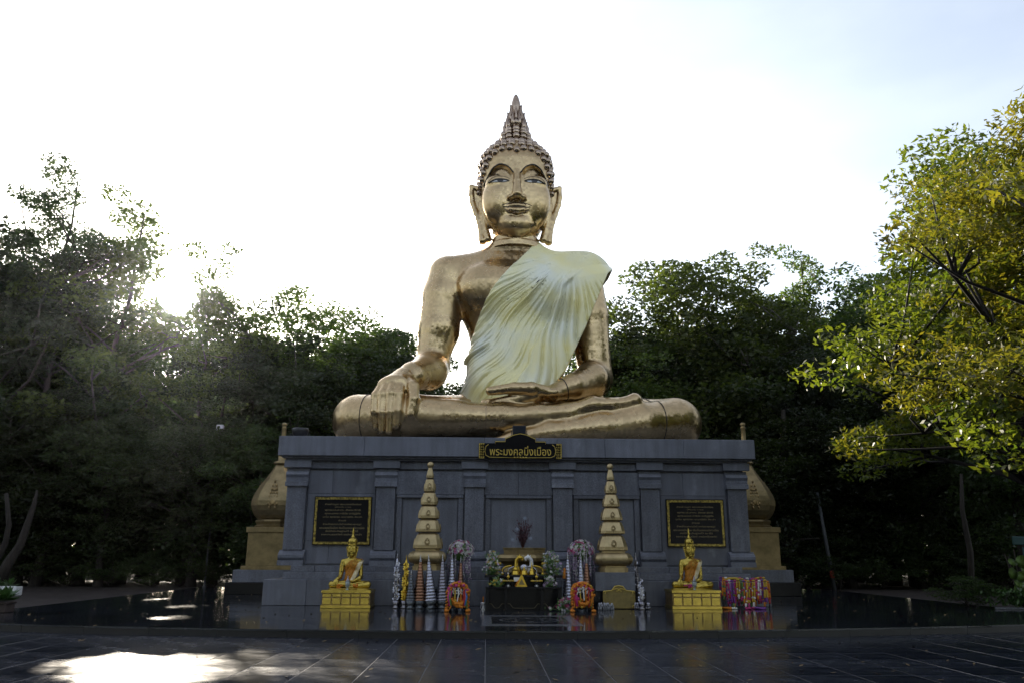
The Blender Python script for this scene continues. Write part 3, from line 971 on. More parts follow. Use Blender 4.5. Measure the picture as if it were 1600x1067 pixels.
MB().tube(draped(lip2, -0.003, 1), 0.018, 6).build('lip_outline', M['line'], statue)
lip3 = spline([(-0.46, 8.66), (-0.3, 8.50), (-0.1, 8.425), (0.1, 8.425), (0.3, 8.50), (0.46, 8.66)])
MB().tube(draped(lip3, -0.004, 1), 0.012, 6).build('lip_outline', M['gold_hair'], statue)
# seams where the robe of the casting ends at knees and wrist
for c, u, v in (((-4.75, -1.5, 0.8), (0.25, 0.97, 0), (0, 0, 1)), ((4.45, -1.7, 0.75), (-0.3, 0.95, 0), (0, 0, 1))):
    pts = [p for p in B.ring(c, u, v, 80, 1.9, 0.0) if p.z > 0.02 and p.y < -1.0]
    pts.sort(key=lambda p: math.atan2(p.z - 0.8, -(p.y - c[1])))
    MB().tube(pts, 0.014, 5).build('hem_seam', M['line'], statue)
MB().tube(B.ring((1.55, -1.78, 1.88), (0.35, -0.6, -0.55), (0, 0.62, -0.62), 48, 0.9, 0.0), 0.016, 5, closed=True).build('cuff_seam', M['line'], statue)
MB().tube([p for p in B.ring((-1.0, -2.42, 0.8), (0, 1, 0), (0, 0, 1), 48, 0.8, -0.005) if p.y < -2.2], 0.010, 5).build('hem_seam', M['gold_hair'], statue)

# curls: rows of beads over the cap and the topknot
_w = MB.warp; MB.warp = None
curl_me = MB().lathe([(0.004, -0.12), (0.09, -0.1), (0.138, -0.02), (0.13, 0.05), (0.085, 0.115), (0.02, 0.145)], 12).mesh('hair_curl', M['gold_hair'], True)


MB.warp = _w


def hairline(x, y):
    ax = abs(x)
    if y < -0.15:
        return float(np.interp(ax, [0, 0.12, 0.4, 0.75, 1.0, 1.15, 1.26, 1.34], [11.12, 11.2, 11.24, 11.14, 10.9, 10.6, 10.2, 9.95]))
    return 10.35 if y < 0.6 else 9.2


spots = []
rowsH = np.array(HEAD)
zz = 9.25
while zz < 11.78:
    a, bf, bb, cy = (float(np.interp(zz, rowsH[:, 0], rowsH[:, j])) for j in (1, 2, 3, 5))
    cnt = int(2 * math.pi * (a + (bf + bb) / 2) / 2 / 0.285)
    for k in range(cnt):
        th = 2 * math.pi * (k + 0.5) / cnt - math.pi / 2
        c_, s_ = math.cos(th), math.sin(th)
        e_ = 2 / 2.25
        x = a * math.copysign(abs(c_) ** e_, c_)
        y = cy + (bf if s_ < 0 else bb) * math.copysign(abs(s_) ** e_, s_)
        if zz > hairline(x, y) - 0.02: spots.append((x, y, zz))
    da = abs(float(np.interp(zz + 0.1, rowsH[:, 0], rowsH[:, 1])) - a) / 0.1
    zz += 0.285 / math.sqrt(1 + da * da)
# hairline row follows its arch
for k in range(-9, 10):
    if abs(k) < 1: continue
for zz, r in ((11.88, 0.58), (12.10, 0.56), (12.30, 0.50), (12.48, 0.40)):
    cnt = int(2 * math.pi * r / 0.27)
    for k in range(cnt):
        th = 2 * math.pi * k / cnt - math.pi / 2
        spots.append((r * math.cos(th), 0.12 + 0.92 * r * math.sin(th), zz))
edge = []
prev = None
for t in np.linspace(-1.36, 1.36, 400):
    z = hairline(t, -0.5) + 0.02
    y = B.front(t, z)
    if y is None: continue
    p = Vector((t, y + 0.02, z))
    if prev is None or (p - prev).length > 0.275:
        edge.append(p); prev = p
spots = [p for p in spots if min((Vector(p) - q).length for q in edge) > 0.17] + [tuple(p) for p in edge]
for p in spots:
    n = Vector((p[0], p[1] - 0.1, (p[2] - 10.6) * 0.9)).normalized()
    o = link('hair_curl', curl_me, statue, (p[0], p[1], MB.warp(p[2])))
    o.rotation_euler = n.to_track_quat('Z', 'Y').to_euler()
    k = random.uniform(0.99, 1.09)
    o.scale = (k, k, k * random.uniform(0.9, 1.1))
print('curls', len(spots))

# flame above the topknot
fl = MB()
fl.lathe([(0.36, 12.42), (0.36, 12.55), (0.30, 12.72), (0.20, 12.92), (0.14, 13.2), (0.135, 13.4), (0.185, 13.6), (0.17, 13.82), (0.11, 14.05), (0.05, 14.17), (0.01, 14.2)], 20, (0, 0.12, 0))
flame = fl.build('flame_finial', M['gold_hair'], statue)


def petal(th, r0, z0, h, w, lean):
    mb = MB()
    vs, fs = [], []
    n = 9
    for i in range(n):
        t = i / (n - 1)
        rad = r0 + 0.10 * math.sin(math.pi * min(1, t * 1.1)) - lean * t * t + 0.13 * max(0, t - 0.7) * 3.3
        ww = w * (1 - t) ** 0.6 * (0.75 + 0.5 * math.sin(math.pi * t))
        for dx, dr in ((-1, -0.03), (0, 0.06), (1, -0.03), (0, -0.10)):
            rr = rad + dr
            vs.append((rr * math.cos(th) - ww * dx * math.sin(th), 0.12 + rr * math.sin(th) + ww * dx * math.cos(th), z0 + h * t))
    for i in range(n - 1):
        for k in range(4):
            k2 = (k + 1) % 4
            fs.append((i * 4 + k, i * 4 + k2, i * 4 + 4 + k2, i * 4 + 4 + k))
    fs += [(0, 1, 2, 3), tuple((n - 1) * 4 + k for k in (3, 2, 1, 0))]
    mb.add(vs, fs, True).build('flame_petal', M['gold_hair'], flame)


for tier, (r0, z0, h, w, cnt, ph) in enumerate(((0.38, 12.5, 0.5, 0.14, 8, 0), (0.30, 12.62, 0.70, 0.12, 8, math.pi / 8), (0.20, 12.8, 0.86, 0.10, 6, 0))):
    for k in range(cnt):
        petal(-math.pi / 2 + ph + 2 * math.pi * k / cnt, r0, z0, h, w, 0.10)
MB().ball((0, -0.33, 12.72), 0.12, 12, 8).build('flame_boss', M['gold_hair'], flame)

MB.warp = None
# ------------------------------------------------------------------ the robe: a shell round torso and shoulder, cut along its two diagonal hems
def satin(name, c1, c2):
    m = mat(name, c1, 0.33, 0, 0, 1)
    nt = m.node_tree; b = nt.nodes['Principled BSDF']
    tc = nt.nodes.new('ShaderNodeTexCoord')
    n = nt.nodes.new('ShaderNodeTexNoise'); n.inputs['Scale'].default_value = 0.55; n.inputs['Detail'].default_value = 3
    nt.links.new(tc.outputs['Object'], n.inputs['Vector'])
    mr = nt.nodes.new('ShaderNodeMapRange'); mr.inputs[1].default_value = 0.4; mr.inputs[2].default_value = 0.68
    nt.links.new(n.outputs[0], mr.inputs[0])
    mx = nt.nodes.new('ShaderNodeMix'); mx.data_type = 'RGBA'
    mx.inputs[6].default_value = (*c1, 1); mx.inputs[7].default_value = (*c2, 1)
    nt.links.new(mr.outputs[0], mx.inputs[0]); nt.links.new(mx.outputs[2], b.inputs['Base Color'])
    b.inputs['Sheen Weight'].default_value = 0.35
    b.inputs['Sheen Roughness'].default_value = 0.3
    b.inputs['Specular IOR Level'].default_value = 1.0
    b.inputs['IOR'].default_value = 1.6
    b.inputs['Anisotropic'].default_value = 0.3
    n2 = nt.nodes.new('ShaderNodeTexNoise'); n2.inputs['Scale'].default_value = 7; n2.inputs['Detail'].default_value = 5
    nt.links.new(tc.outputs['Object'], n2.inputs['Vector'])
    bp = nt.nodes.new('ShaderNodeBump'); bp.inputs['Strength'].default_value = 0.12; bp.inputs['Distance'].default_value = 0.05
    nt.links.new(n2.outputs[0], bp.inputs['Height']); nt.links.new(bp.outputs[0], b.inputs['Normal'])
    return m


M['robe'] = satin('pale_satin', (0.86, 0.78, 0.36), (0.80, 0.83, 0.73))
CL = Field((-2.6, -2.4, 1.30), (4.0, 2.0, 7.95), 0.0265)
CL.loft(TORSO, 0.2, n=2.15, infl=0.07)
for s in (-1, 1):
    CL.ell((s * 0.95, -0.62, 5.75), (1.0, 0.62, 0.8), 0.55)
CL.ell((0.2, -0.7, 2.6), (1.7, 0.75, 1.6), 0.6)
CL.cone((0.7, 0.15, 6.93), (2.45, 0.12, 6.48), 0.64, 0.74, 0.3)
CL.chain([(2.5, 0.1, 6.44), (2.72, 0.05, 5.9), (2.66, 0.0, 4.4), (2.6, -0.1, 3.2)], [0.76, 0.76, 0.74, 0.70], 0.9)
CL.cone((0.0, -0.6, 1.7), (0, -1.75, 1.45), 1.2, 0.5, 0.7)


def robe_cut(shift=0.0):
    X = CL.ax[0][:, None, None]; Y = CL.ax[1][None, :, None]; Z = CL.ax[2][None, None, :]
    x = CL.ax[0][:, None]; z = CL.ax[2][None, :]
    rs = np.random.default_rng(3)

    def wob(t, seed, f):
        r = np.random.default_rng(seed)
        o = 0
        for i in range(5):
            o = o + np.sin(t * f * (1.0 + 0.55 * i) + r.uniform(0, 6.3)) / (1 + 0.5 * i)
        return o / 2.2
    # fan of folds that run from the raised corner at the breast to the left hem
    qx, qz = 2.3, 7.2
    th = np.arctan2(qz - z, qx - x); rr = np.hypot(qx - x, qz - z)
    th = th + 0.03 * np.sin(rr * 1.1) + 0.015 * np.sin(x * 2.1 + z * 1.7)
    f1 = np.abs(wob(th, 5, 46)) ** 0.75
    f1b = np.abs(wob(th + 0.025 * np.sin(rr * 2.2 + x), 9, 120)) ** 0.8
    loose = 0.35 + 0.65 * np.clip(0.5 + np.sin(th * 23 + 1.3) * np.sin(rr * 1.9 + th * 11 + 0.6) + 0.4 * np.sin(rr * 4.1 - th * 17), 0, 1)
    f1, f1b = f1 * loose, f1b * (1.25 - 0.7 * loose)
    fade = np.clip((rr - 0.9) / 1.6, 0, 1)
    mask = 0.35 + 0.65 * np.exp(-((th - 0.72) / 0.33) ** 2)
    w = (0.15 * f1 ** 1.5 + 0.055 * f1b) * fade * mask
    # hanging flap on the right with upright folds
    lx = np.interp(z, [1.3, 1.8, 3.6, 6.1, 6.2, 8], [-0.35, -0.2, 0.7, 1.75, 1.8, 2.4])
    lx = lx + 0.06 * np.sin(z * 3.1) + 0.03 * np.sin(z * 7.3)
    flap = np.clip((x - lx) / 0.05, 0, 1) * np.clip((6.35 - z + (x - 1.8) * 0.25) / 0.45, 0, 1)
    t2 = np.arctan2(x - 1.95, 7.6 - z)
    f2 = np.abs(wob(t2 + 0.02 * np.sin(z * 2.0), 21, 22)) ** 0.7 * np.clip((6.1 - z) / 1.0, 0, 1)
    w = np.where(flap > 0, w * (1 - flap) + flap * (0.14 + 0.17 * f2), w)
    w = w + 0.10 * np.exp(-((x - 1.85 - (z - 5.9) * .9) / 0.10) ** 2 - ((z - 6.0) / 0.32) ** 2)
    w = w * np.clip((7.6 - z) / 0.8, 0, 1)
    front = np.clip((0.6 - CL.ax[1]) / 0.6, 0, 1)[None, :, None]
    D = CL.F - (w[:, None, :] * front).astype(np.float32)
    shell = np.maximum(D, -(CL.F + 0.03))
    # left hem, right hem
    xe = np.interp(CL.ax[2], [1.3, 1.8, 2.4, 3.6, 4.5, 5.4, 6.3, 7.2, 7.8], [-2.5, -2.3, -2.05, -1.66, -1.35, -0.92, -0.28, 0.42, 0.88])[None, None, :] - shift * np.clip((7.6 - CL.ax[2]) / 1.5, 0, 1)[None, None, :]
    xr = np.interp(CL.ax[2], [1.3, 1.7, 2.6, 4.2, 5.6, 6.3, 6.55, 8], [0.75, 0.95, 1.65, 2.4, 2.98, 3.28, 3.5, 4.2])[None, None, :]
    bot = 1.42 + 0.05 * np.sin(3 * X)
    shell = np.maximum(shell, np.maximum((xe - X) * 0.8, np.maximum((X - xr) * 0.85, bot - Z)))
    CL.F = shell.astype(np.float32)


robe_base = CL.F.copy()
robe_cut(0.75)
V3, Q3 = CL.skin(step=3, newton=False)
CL.F[:] = robe_base
robe_cut()
V2, Q2 = CL.skin()
link('robe', mesh_np('robe', V2, Q2, M['robe']), statue)
# ------------------------------------------------------------------ writing
FONT = None


def text_mesh(s, size, depth=0.004, align='CENTER', spacing=1.0):
    cu = bpy.data.curves.new('writing', 'FONT')
    cu.body = s; cu.size = size; cu.extrude = depth; cu.align_x = align; cu.space_character = spacing
    cu.resolution_u = 3
    o = bpy.data.objects.new('writing', cu); COL.objects.link(o)
    dg = bpy.context.evaluated_depsgraph_get()
    me = bpy.data.meshes.new_from_object(o.evaluated_get(dg))
    bpy.data.objects.remove(o); bpy.data.curves.remove(cu)
    return me


def writing(name, s, w, h, loc, material, parent, depth=0.004):
    """raised letters facing the viewer, fitted to the width w and height h, centred at loc"""
    me = text_mesh(s, 1.0, 0.0)
    co = np.zeros(len(me.vertices) * 3, np.float32); me.vertices.foreach_get('co', co); co = co.reshape(-1, 3)
    lo, hi = co.min(0), co.max(0)
    co[:, 0] = (co[:, 0] - (lo[0] + hi[0]) / 2) * w / (hi[0] - lo[0])
    co[:, 1] = (co[:, 1] - (lo[1] + hi[1]) / 2) * h / (hi[1] - lo[1])
    co = np.stack([co[:, 0], np.zeros(len(co)), co[:, 1]], 1).astype(np.float32)
    me.vertices.foreach_set('co', co.ravel())
    me.materials.clear(); me.materials.append(material)
    me.update()
    o = link(name, me, parent, loc)
    if name == 'text_line': o['kind'] = 'stuff'
    return o


# ------------------------------------------------------------------ name board on the cornice
SY = 24.45 - 0.06
p0, p1 = at(748, 716, SY), at(878, 716, SY)
sw = (p1.x - p0.x) / 2
sx = (p0.x + p1.x) / 2
zt, zb = Z(692, SY), Z(716, SY)
sign = empty('name_board', (sx, SY, 0), 'black name board with gold Thai lettering and stepped top at the cornice centre', 'sign')
u = sw / 65.0                                                           # metres to a pixel of the photograph
zp = lambda y: Z(y, SY)
poly = [(-65 * u, zb), (65 * u, zb), (65 * u, zt), (40 * u, zt), (40 * u, zp(688.5)), (24 * u, zp(688.5)), (24 * u, zp(684)), (10 * u, zp(678)), (0, zp(676)), (-10 * u, zp(678)), (-24 * u, zp(684)), (-24 * u, zp(688.5)), (-40 * u, zp(688.5)), (-40 * u, zt), (-65 * u, zt)]
MB().prism(poly, 0, 0.058).build('board', M['black_stone'], sign)
top = poly[3:14]
mb = MB()
mb.tube([(x * 0.985, -0.004, z - 0.022) for x, z in top], 0.011, 5)
for s in (-1, 1):                                                       # lobed gold line round the lettering
    mb.tube([(s * 50 * u, -0.004, zt - 0.04), (s * 54 * u, -0.004, zt - 0.10), (s * 55.5 * u, -0.004, (zt + zb) / 2), (s * 54 * u, -0.004, zb + 0.10), (s * 48 * u, -0.004, zb + 0.04), (0, -0.004, zb + 0.025)], 0.009, 5)
for q in (-9, -4.5, 0, 4.5, 9):
    mb.ball((q * u, -0.004, zb + 0.045), 0.022, 6, 4, 1.4, .4, .7)
mb.build('gold_border', M['leafgold'], sign)
for s in (-1, 1):                                                       # kanok scrollwork on the ends
    mb = MB()
    rr = random.Random(3)
    for iz in range(6):
        for ixx in range(3):
            cx_, cz_ = s * (57.6 + ixx * 2.6) * u, zb + (iz + 0.6) * (zt - zb) / 6.2
            mb.tube([(cx_ + 0.026 * math.cos(a) * (1 - a / 9), -0.006, cz_ + 0.03 * math.sin(a) * (1 - a / 9)) for a in np.linspace(rr.uniform(0, 2), 6.2, 9)], 0.0075, 4)
    mb.box(s * 64.2 * u - 0.008, s * 64.2 * u + 0.008, -0.008, 0, zb + 0.01, zt - 0.01).box(min(s * 56.4 * u, s * 64 * u), max(s * 56.4 * u, s * 64 * u), -0.007, 0, zt - 0.022, zt - 0.008).box(min(s * 56.4 * u, s * 64 * u), max(s * 56.4 * u, s * 64 * u), -0.007, 0, zb + 0.008, zb + 0.022)
    mb.build('scrollwork', M['leafgold'], sign)
writing('lettering', 'พระมงคลมิ่งเมือง', 96 * u, 14.5 * u * 1.02, (0, -0.004, zp(703.5)), M['leafgold'], sign)

fl_ = empty('floodlight', (at(811, 668, 25.0).x, 24.9, 4.9), 'boxy black floodlight on the cornice just above the name board', 'floodlight')
MB().box(-0.21, 0.21, -0.12, 0.12, 0.16, 0.44, 0.02).build('housing', M['black'], fl_)
MB().box(-0.18, 0.18, -0.135, -0.121, 0.19, 0.41).build('lens', mat('dark_lens', (0.02, 0.025, 0.04), 0.08), fl_)
MB().tube([(-0.24, 0, 0.3), (-0.24, 0, 0.02), (0.24, 0, 0.02), (0.24, 0, 0.3)], 0.015, 6).build('bracket', M['black'], fl_)
d = empty('floodlight', (at(470, 664, 25.6).x, 25.6, 4.9), 'round dark floodlight at the left end of the cornice top', 'floodlight')
MB().lathe([(0.10, 0.0), (0.12, 0.1), (0.24, 0.2), (0.27, 0.36), (0.25, 0.40), (0.05, 0.42)], 18).build('housing', M['black'], d)
MB().tube([(-0.29, 0, 0.25), (-0.29, 0, 0.01), (0.29, 0, 0.01), (0.29, 0, 0.25)], 0.014, 6).build('bracket', M['black'], d)

# ------------------------------------------------------------------ two engraved plaques
M['plaque_text'] = mat('faded_gold_print', (0.30, 0.24, 0.12), 0.5, 0.3)
M['plaque_frame'] = mat('gilt_scroll_band', (0.05, 0.04, 0.015), 0.4, 0.6, col2=(0.60, 0.45, 0.10), scale=16, detail=2)
LINES = ['คำกล่าวบูชา พระมงคลมิ่งเมือง', '(ตั้งนะโม ๓ จบ)', 'พุทธะปะสาทะ สัพพะสิทธิ', 'พุทธะมงคล การิตัง ปะติฏฐิตัง', 'นะโม พุทธายะ นะมามิหัง สิระสา', 'คำแปล', 'ข้าพเจ้าขอกราบไหว้ องค์พระพุทธรูป', 'พระมงคลมิ่งเมือง อันเป็นมงคลแก่ชาวเมือง', 'ซึ่งได้ประดิษฐานไว้ ณ ที่นี้', 'ขอความสุขสวัสดี จงมีแก่ข้าพเจ้า']
for (x0, x1, y0, y1), lab in (((490, 580, 775, 851), 'black inscribed plaque in gilt scroll frame left of the offerings'), ((1041.5, 1132, 779.5, 854), 'black inscribed plaque in gilt scroll frame right of the offerings')):
    Y = 24.80
    a, b_ = at(x0, (y0 + y1) / 2, Y), at(x1, (y0 + y1) / 2, Y)
    z0, z1 = at((x0 + x1) / 2, y1, Y).z, at((x0 + x1) / 2, y0, Y).z
    w2 = (b_.x - a.x) / 2
    P = empty('plaque', ((a.x + b_.x) / 2, Y, 0), lab, 'plaque', 'inscribed plaques in the end bays of the plinth')
    MB().box(-w2, w2, -0.03, 0.045, z0, z1, 0.006).build('slab', M['black_stone'], P)
    f_ = 0.075
    mb = MB()
    for q in ((-w2 + .025, w2 - .025, z1 - f_ - .02, z1 - .025), (-w2 + .025, w2 - .025, z0 + .025, z0 + f_ + .02), (-w2 + .025, -w2 + f_ + .02, z0 + f_ + .022, z1 - f_ - .022), (w2 - f_ - .02, w2 - .025, z0 + f_ + .022, z1 - f_ - .022)):
        mb.box(q[0], q[1], -0.042, -0.0301, q[2], q[3], 0.003)
    mb.build('frame', M['plaque_frame'], P)
    H = z1 - z0
    for i, s in enumerate(LINES):
        wr = (0.63, 0.28, 0.62, 0.62, 0.68, 0.13, 0.66, 0.78, 0.56, 0.70)[i]
        hh = 0.048 if i not in (1, 5) else 0.034
        zc = z1 - H * (0.145, 0.20, 0.265, 0.335, 0.405, 0.475, 0.555, 0.625, 0.695, 0.765)[i] - 0.03
        writing('text_line', s, 2 * w2 * wr, H * hh, (0, -0.032, zc), M['plaque_text'], P)

M['gold_carved_and_shade'] = mat('carved_gold_and_gap_shade', (0.30, 0.21, 0.09), 0.45, 0.8, 0.4, 9)
# ------------------------------------------------------------------ lotus-bud pillars beside the plinth
def lotus_pillar(px, lab):
    Y = 31.2
    X = at(px, 800, Y).x
    g = lambda y: at(px, y, Y).z
    P = empty('lotus_bud_pillar', (X, Y, 0), lab, 'pillar', 'gold lotus bud pillars beside the plinth')
    MB().box(-1.42, 1.42, -1.05, 1.42, 0.0, g(908), 0.012).build('plinth_block', M['black_stone'], P)
    MB().box(-1.2, 1.2, -0.95, 1.2, g(908) + .001, g(889), 0.012).build('plinth_block', M['granite_light'], P)
    MB().box(-0.96, 0.96, -0.9, 0.96, g(889) + .001, g(883), 0.01).box(-0.82, 0.82, -0.8, 0.82, g(883), g(832), 0.012).box(-0.88, 0.88, -0.86, 0.88, g(832), g(824), 0.01).build('pedestal', M['gold_dull'], P)
    a = g(824)
    MB().lathe([(0.80, a), (0.82, a + .06), (0.74, a + .10), (0.76, a + .16), (0.80, a + .22), (0.76, a + .28), (0.70, a + .30), (0.70, g(812))], 8, ph=math.pi / 8, smooth=False).build('moulding', M['gold_dull'], P)
    z0, z1 = g(812), g(726)
    pr = [(0.62, 0), (0.72, .03), (0.80, .08), (0.88, .16), (0.925, .25), (0.92, .33), (0.87, .42), (0.79, .51), (0.66, .62), (0.54, .71), (0.42, .80), (0.31, .89), (0.23, .97), (0.20, 1.0)]
    MB().csq([(r * .94, z0 + t * (z1 - z0)) for r, t in pr], 0.36).build('bud', M['gold_dull'], P)
    z2 = g(660)
    MB().lathe([(0.22, z1), (0.30, z1 + .03), (0.30, z1 + .10), (0.16, z1 + .16), (0.14, z1 + .5), (0.18, z1 + .55), (0.11, z1 + .6), (0.085, z2 - .25), (0.10, z2 - .22), (0.10, z2 - .2), (0.06, z2 - .16), (0.11, z2 - .10), (0.11, z2 - .04), (0.03, z2)], 12).build('spire', M['gold_dull'], P)
    for k in range(4):                                                  # carved leaf medallion on each face of the bud
        th = -math.pi / 2 + k * math.pi / 2
        mb = MB().ball((0, 0, 0.0), 0.11, 10, 6, 1, 0.3, 1.1)
        for q in range(8):
            t = q / 7
            for s in (-1, 1):
                mb.ball((s * 0.20 * (1 - t) ** .6 * min(1, .55 + t * 2.2), -0.005, -0.20 + t * 0.98), 0.040, 6, 4, 1, .5, 1.6)
                if q < 6: mb.ball((s * 0.09 * (1 - t), -0.005, -0.10 + t * 0.80), 0.034, 6, 4, 1, .5, 1.4)
        o = mb.build('leaf_medallion', M['gold_carved_and_shade'], P)
        o.location = (0.855 * math.cos(th), 0.855 * math.sin(th), z0 + 0.30 * (z1 - z0))
        o.rotation_euler = (R(-11), 0, th + math.pi / 2)
    return P


lotus_pillar(434, 'tall gold lotus bud pillar half hidden behind the left corner of the plinth')
lotus_pillar(1170, 'tall gold lotus bud pillar half hidden behind the right corner of the plinth')

# ------------------------------------------------------------------ two tiered gold spires on granite pedestals
def tiered_spire(px, lab, lab_p):
    Y = 23.6
    X = at(px, 880, Y).x
    yy = {668: 0, 957: 3}[px]
    g = lambda y: at(px, y + yy, Y).z
    zt_ = g(890)
    pd = empty('pedestal', (X, Y, 0), lab_p, 'pedestal', 'granite pedestals under the tiered spires')
    MB().box(-0.86, 0.86, -0.42, 0.42, 0, g(919) - .001, 0.01).build('base_block', M['black_stone'], pd)
    MB().box(-0.56, 0.56, -0.43, 0.43, g(919), zt_, 0.012).build('block', M['granite_light'], pd)
    P = empty('tiered_spire', (X, Y, zt_), lab, 'spire', 'tiered gold spires before the plinth')
    q = lambda y: g(y) - zt_
    c8 = dict(ch=0.3)
    MB().csq([(0.40, 0.0), (0.40, q(883)), (0.36, q(883) + .01), (0.36, q(880))], **c8).build('foot', M['spire_gold'], P)
    a, b_ = q(880), q(860)
    MB().csq([(0.40 + 0.13 * math.sin(math.pi * t) ** .6, a + t * (b_ - a)) for t in np.linspace(0, 1, 9)], **c8).build('cushion', M['spire_gold'], P)
    W8 = 1.0
    tiers = [(857, 832, 21.5, 16.5), (831, 811, 18.5, 14.5), (810, 790, 15.7, 12.2), (789, 769, 12.4, 9.4), (768, 748, 8.6, 6.4), (747, 729, 5.6, 2.8)]
    MB().csq([(0.34, q(860)), (0.34, q(857.2))], **c8).build('neck', M['spire_gold'], P)
    for i, (y0, y1, w0, w1) in enumerate(tiers):
        z0, z1 = q(y0), q(y1)
        r0, r1 = w0 / 52 * .98, w1 / 52 * .98
        h = z1 - z0
        t = MB().csq([(r0 * .92, z0), (r0, z0 + .02), (r0 * .99, z0 + .25 * h), (r0 * .5 + r1 * .49, z0 + .6 * h), (r1 * 1.0, z0 + .86 * h), (r1 * .93, z0 + .94 * h), (r1 * .8, z1 - .012), (r1 * .84, z1)], **c8).build('tier', M['spire_gold'], P)
        if i < 5:
            for k in range(4):
                th = -math.pi / 2 + k * math.pi / 2
                if k == 2: continue
                s = h * 0.36
                md = MB().ball((0, 0, 0), s * 0.34, 8, 5, 1, .4, 1.0).ball((0, 0, s * .38), s * 0.16, 6, 4, 1, .5, 1.8)
                md.tube([(s * .42 * math.cos(a_) * (1 - .25 * max(0, math.sin(a_))), 0, s * .15 + s * .62 * math.sin(a_)) for a_ in np.linspace(0, 2 * math.pi, 12, False)], 0.014, 4, closed=True)
                o = md.build('medallion', M['spire_gold'], t)
                rr = r0 * .985
                o.location = (rr * math.cos(th), rr * math.sin(th), z0 + .38 * h)
                o.rotation_euler = (R(-10), 0, th + math.pi / 2)
    MB().ball((0, 0, q(726)), 0.10, 12, 8).build('finial', M['spire_gold'], P)


tiered_spire(668, 'tiered gold spire standing behind the row of silver cones', 'granite pedestal mostly hidden behind the silver and copper cones')
tiered_spire(957, 'tiered gold spire standing above the small gilt inscription plate', 'granite pedestal with a gilt inscription plate leaning before it')

# ------------------------------------------------------------------ small gold seated Buddha images (the same skin, sampled coarsely)
def small_body():
    keep = B.F.copy()
    for c in [(0, 0.1, 11.5)]:
        B.ell(c, (1.44, 1.5, 1.15), 0.1)
    B.ell((0, 0.12, 12.2), (0.75, 0.7, 0.6), 0.2)
    V, Q = B.skin(step=4, newton=False)
    B.F[:] = keep
    return mesh_np('small_body', V, Q, M['gold_paint'])


small_me = small_body()
M['saffron'] = mat('saffron_cloth', (0.52, 0.20, 0.012), 0.55, 0, 0.2, 3)
M['gold_cloth'] = mat('gold_brocade', (0.62, 0.44, 0.10), 0.35, 0.4, col2=(0.75, 0.72, 0.62), scale=2.2, stretch=(3, 1, .8))
small_robe = mesh_np('small_robe', V3, Q3, M['saffron'])
sash_sel = None
# brocade flap: the faces right of the flap line
cc = V3[Q3].mean(1)
lxv = np.interp(cc[:, 2], [1.3, 1.8, 3.6, 6.1, 6.8, 8], [-0.2, 0.1, 0.9, 1.95, 2.6, 9])
small_robe.materials.append(M['gold_cloth'])
if len(small_robe.polygons) == len(Q3):
    small_robe.polygons.foreach_set('material_index', (cc[:, 0] > lxv).astype(np.int32))
small_finial = MB().lathe([(0.62, 12.5), (0.5, 12.85), (0.3, 13.2), (0.24, 13.5), (0.34, 13.8), (0.27, 14.2), (0.16, 14.7), (0.04, 15.2)], 12, (0, .12, 0)).mesh('flame_finial', M['gold_paint'], True)


def garland_tube(mb, pts, r, m=0):
    P = []
    for a, b in zip(pts[:-1], pts[1:]):
        a, b = Vector(a), Vector(b)
        n = max(1, int((b - a).length / .028))
        P += [a + (b - a) * (k / n) for k in range(n)]
    P.append(Vector(pts[-1]))
    mb.tube(P, [r * (1.12 if k % 2 else .82) * random.uniform(.9, 1.1) for k in range(len(P))], 6, True, False, m)
    return mb


def garland_loop(mb, pts, r, beads, m=0, n=6):
    L = len(pts)
    for i in range(beads):
        t = i * (L - 1) / max(1, beads - 1); j = min(int(t), L - 2); f = t - j
        p = Vector(pts[j]) * (1 - f) + Vector(pts[j + 1]) * f
        mb.ball(p, r * random.uniform(.85, 1.15), n, 4, 1, 1, random.uniform(.7, 1), m)
    return mb


M['marigold'] = mat('marigold_orange', (0.576, 0.187, 0.009), 0.7, 0, 0.25, 30)
M['petal_red'] = mat('petal_red', (0.396, 0.025, 0.022), 0.6, 0, 0.25, 30)
M['petal_pink'] = mat('petal_magenta', (0.432, 0.036, 0.173), 0.6, 0, 0.25, 30)
M['petal_yellow'] = mat('petal_yellow', (0.518, 0.346, 0.036), 0.6, 0, 0.25, 30)
M['petal_white'] = mat('petal_white', (0.72, 0.70, 0.66), 0.6, 0, 0.1, 30)
M['petal_lilac'] = mat('petal_lilac', (0.46, 0.32, 0.48), 0.6, 0, 0.2, 30)
M['petal_green'] = mat('petal_green', (0.10, 0.20, 0.05), 0.6, 0, 0.25, 30)
M['petal_blue'] = mat('ribbon_blue', (0.04, 0.16, 0.42), 0.5)
M['petal_violet'] = mat('petal_violet', (0.158, 0.043, 0.245), 0.6, 0, 0.2, 30)
M['silver'] = mat('silver_foil', (0.42, 0.42, 0.47), 0.24, 1.0, 0.35, 14, 0.4, 60)
M['silver_dull'] = mat('tarnished_silver', (0.27, 0.26, 0.29), 0.30, 0.95, 0.25, 20)
M['copper'] = mat('copper_foil', (0.30, 0.16, 0.095), 0.3, 0.95, 0.2, 20)
M['gold_foil'] = mat('gold_foil', (0.62, 0.42, 0.06), 0.28, 0.9, 0.15, 20)
M['dark_foil'] = mat('dark_foil', (0.12, 0.13, 0.14), 0.3, 0.7, 0.3, 20)
M['glass'] = mat('cloudy_glass', (0.30, 0.34, 0.33), 0.12, 0.2)


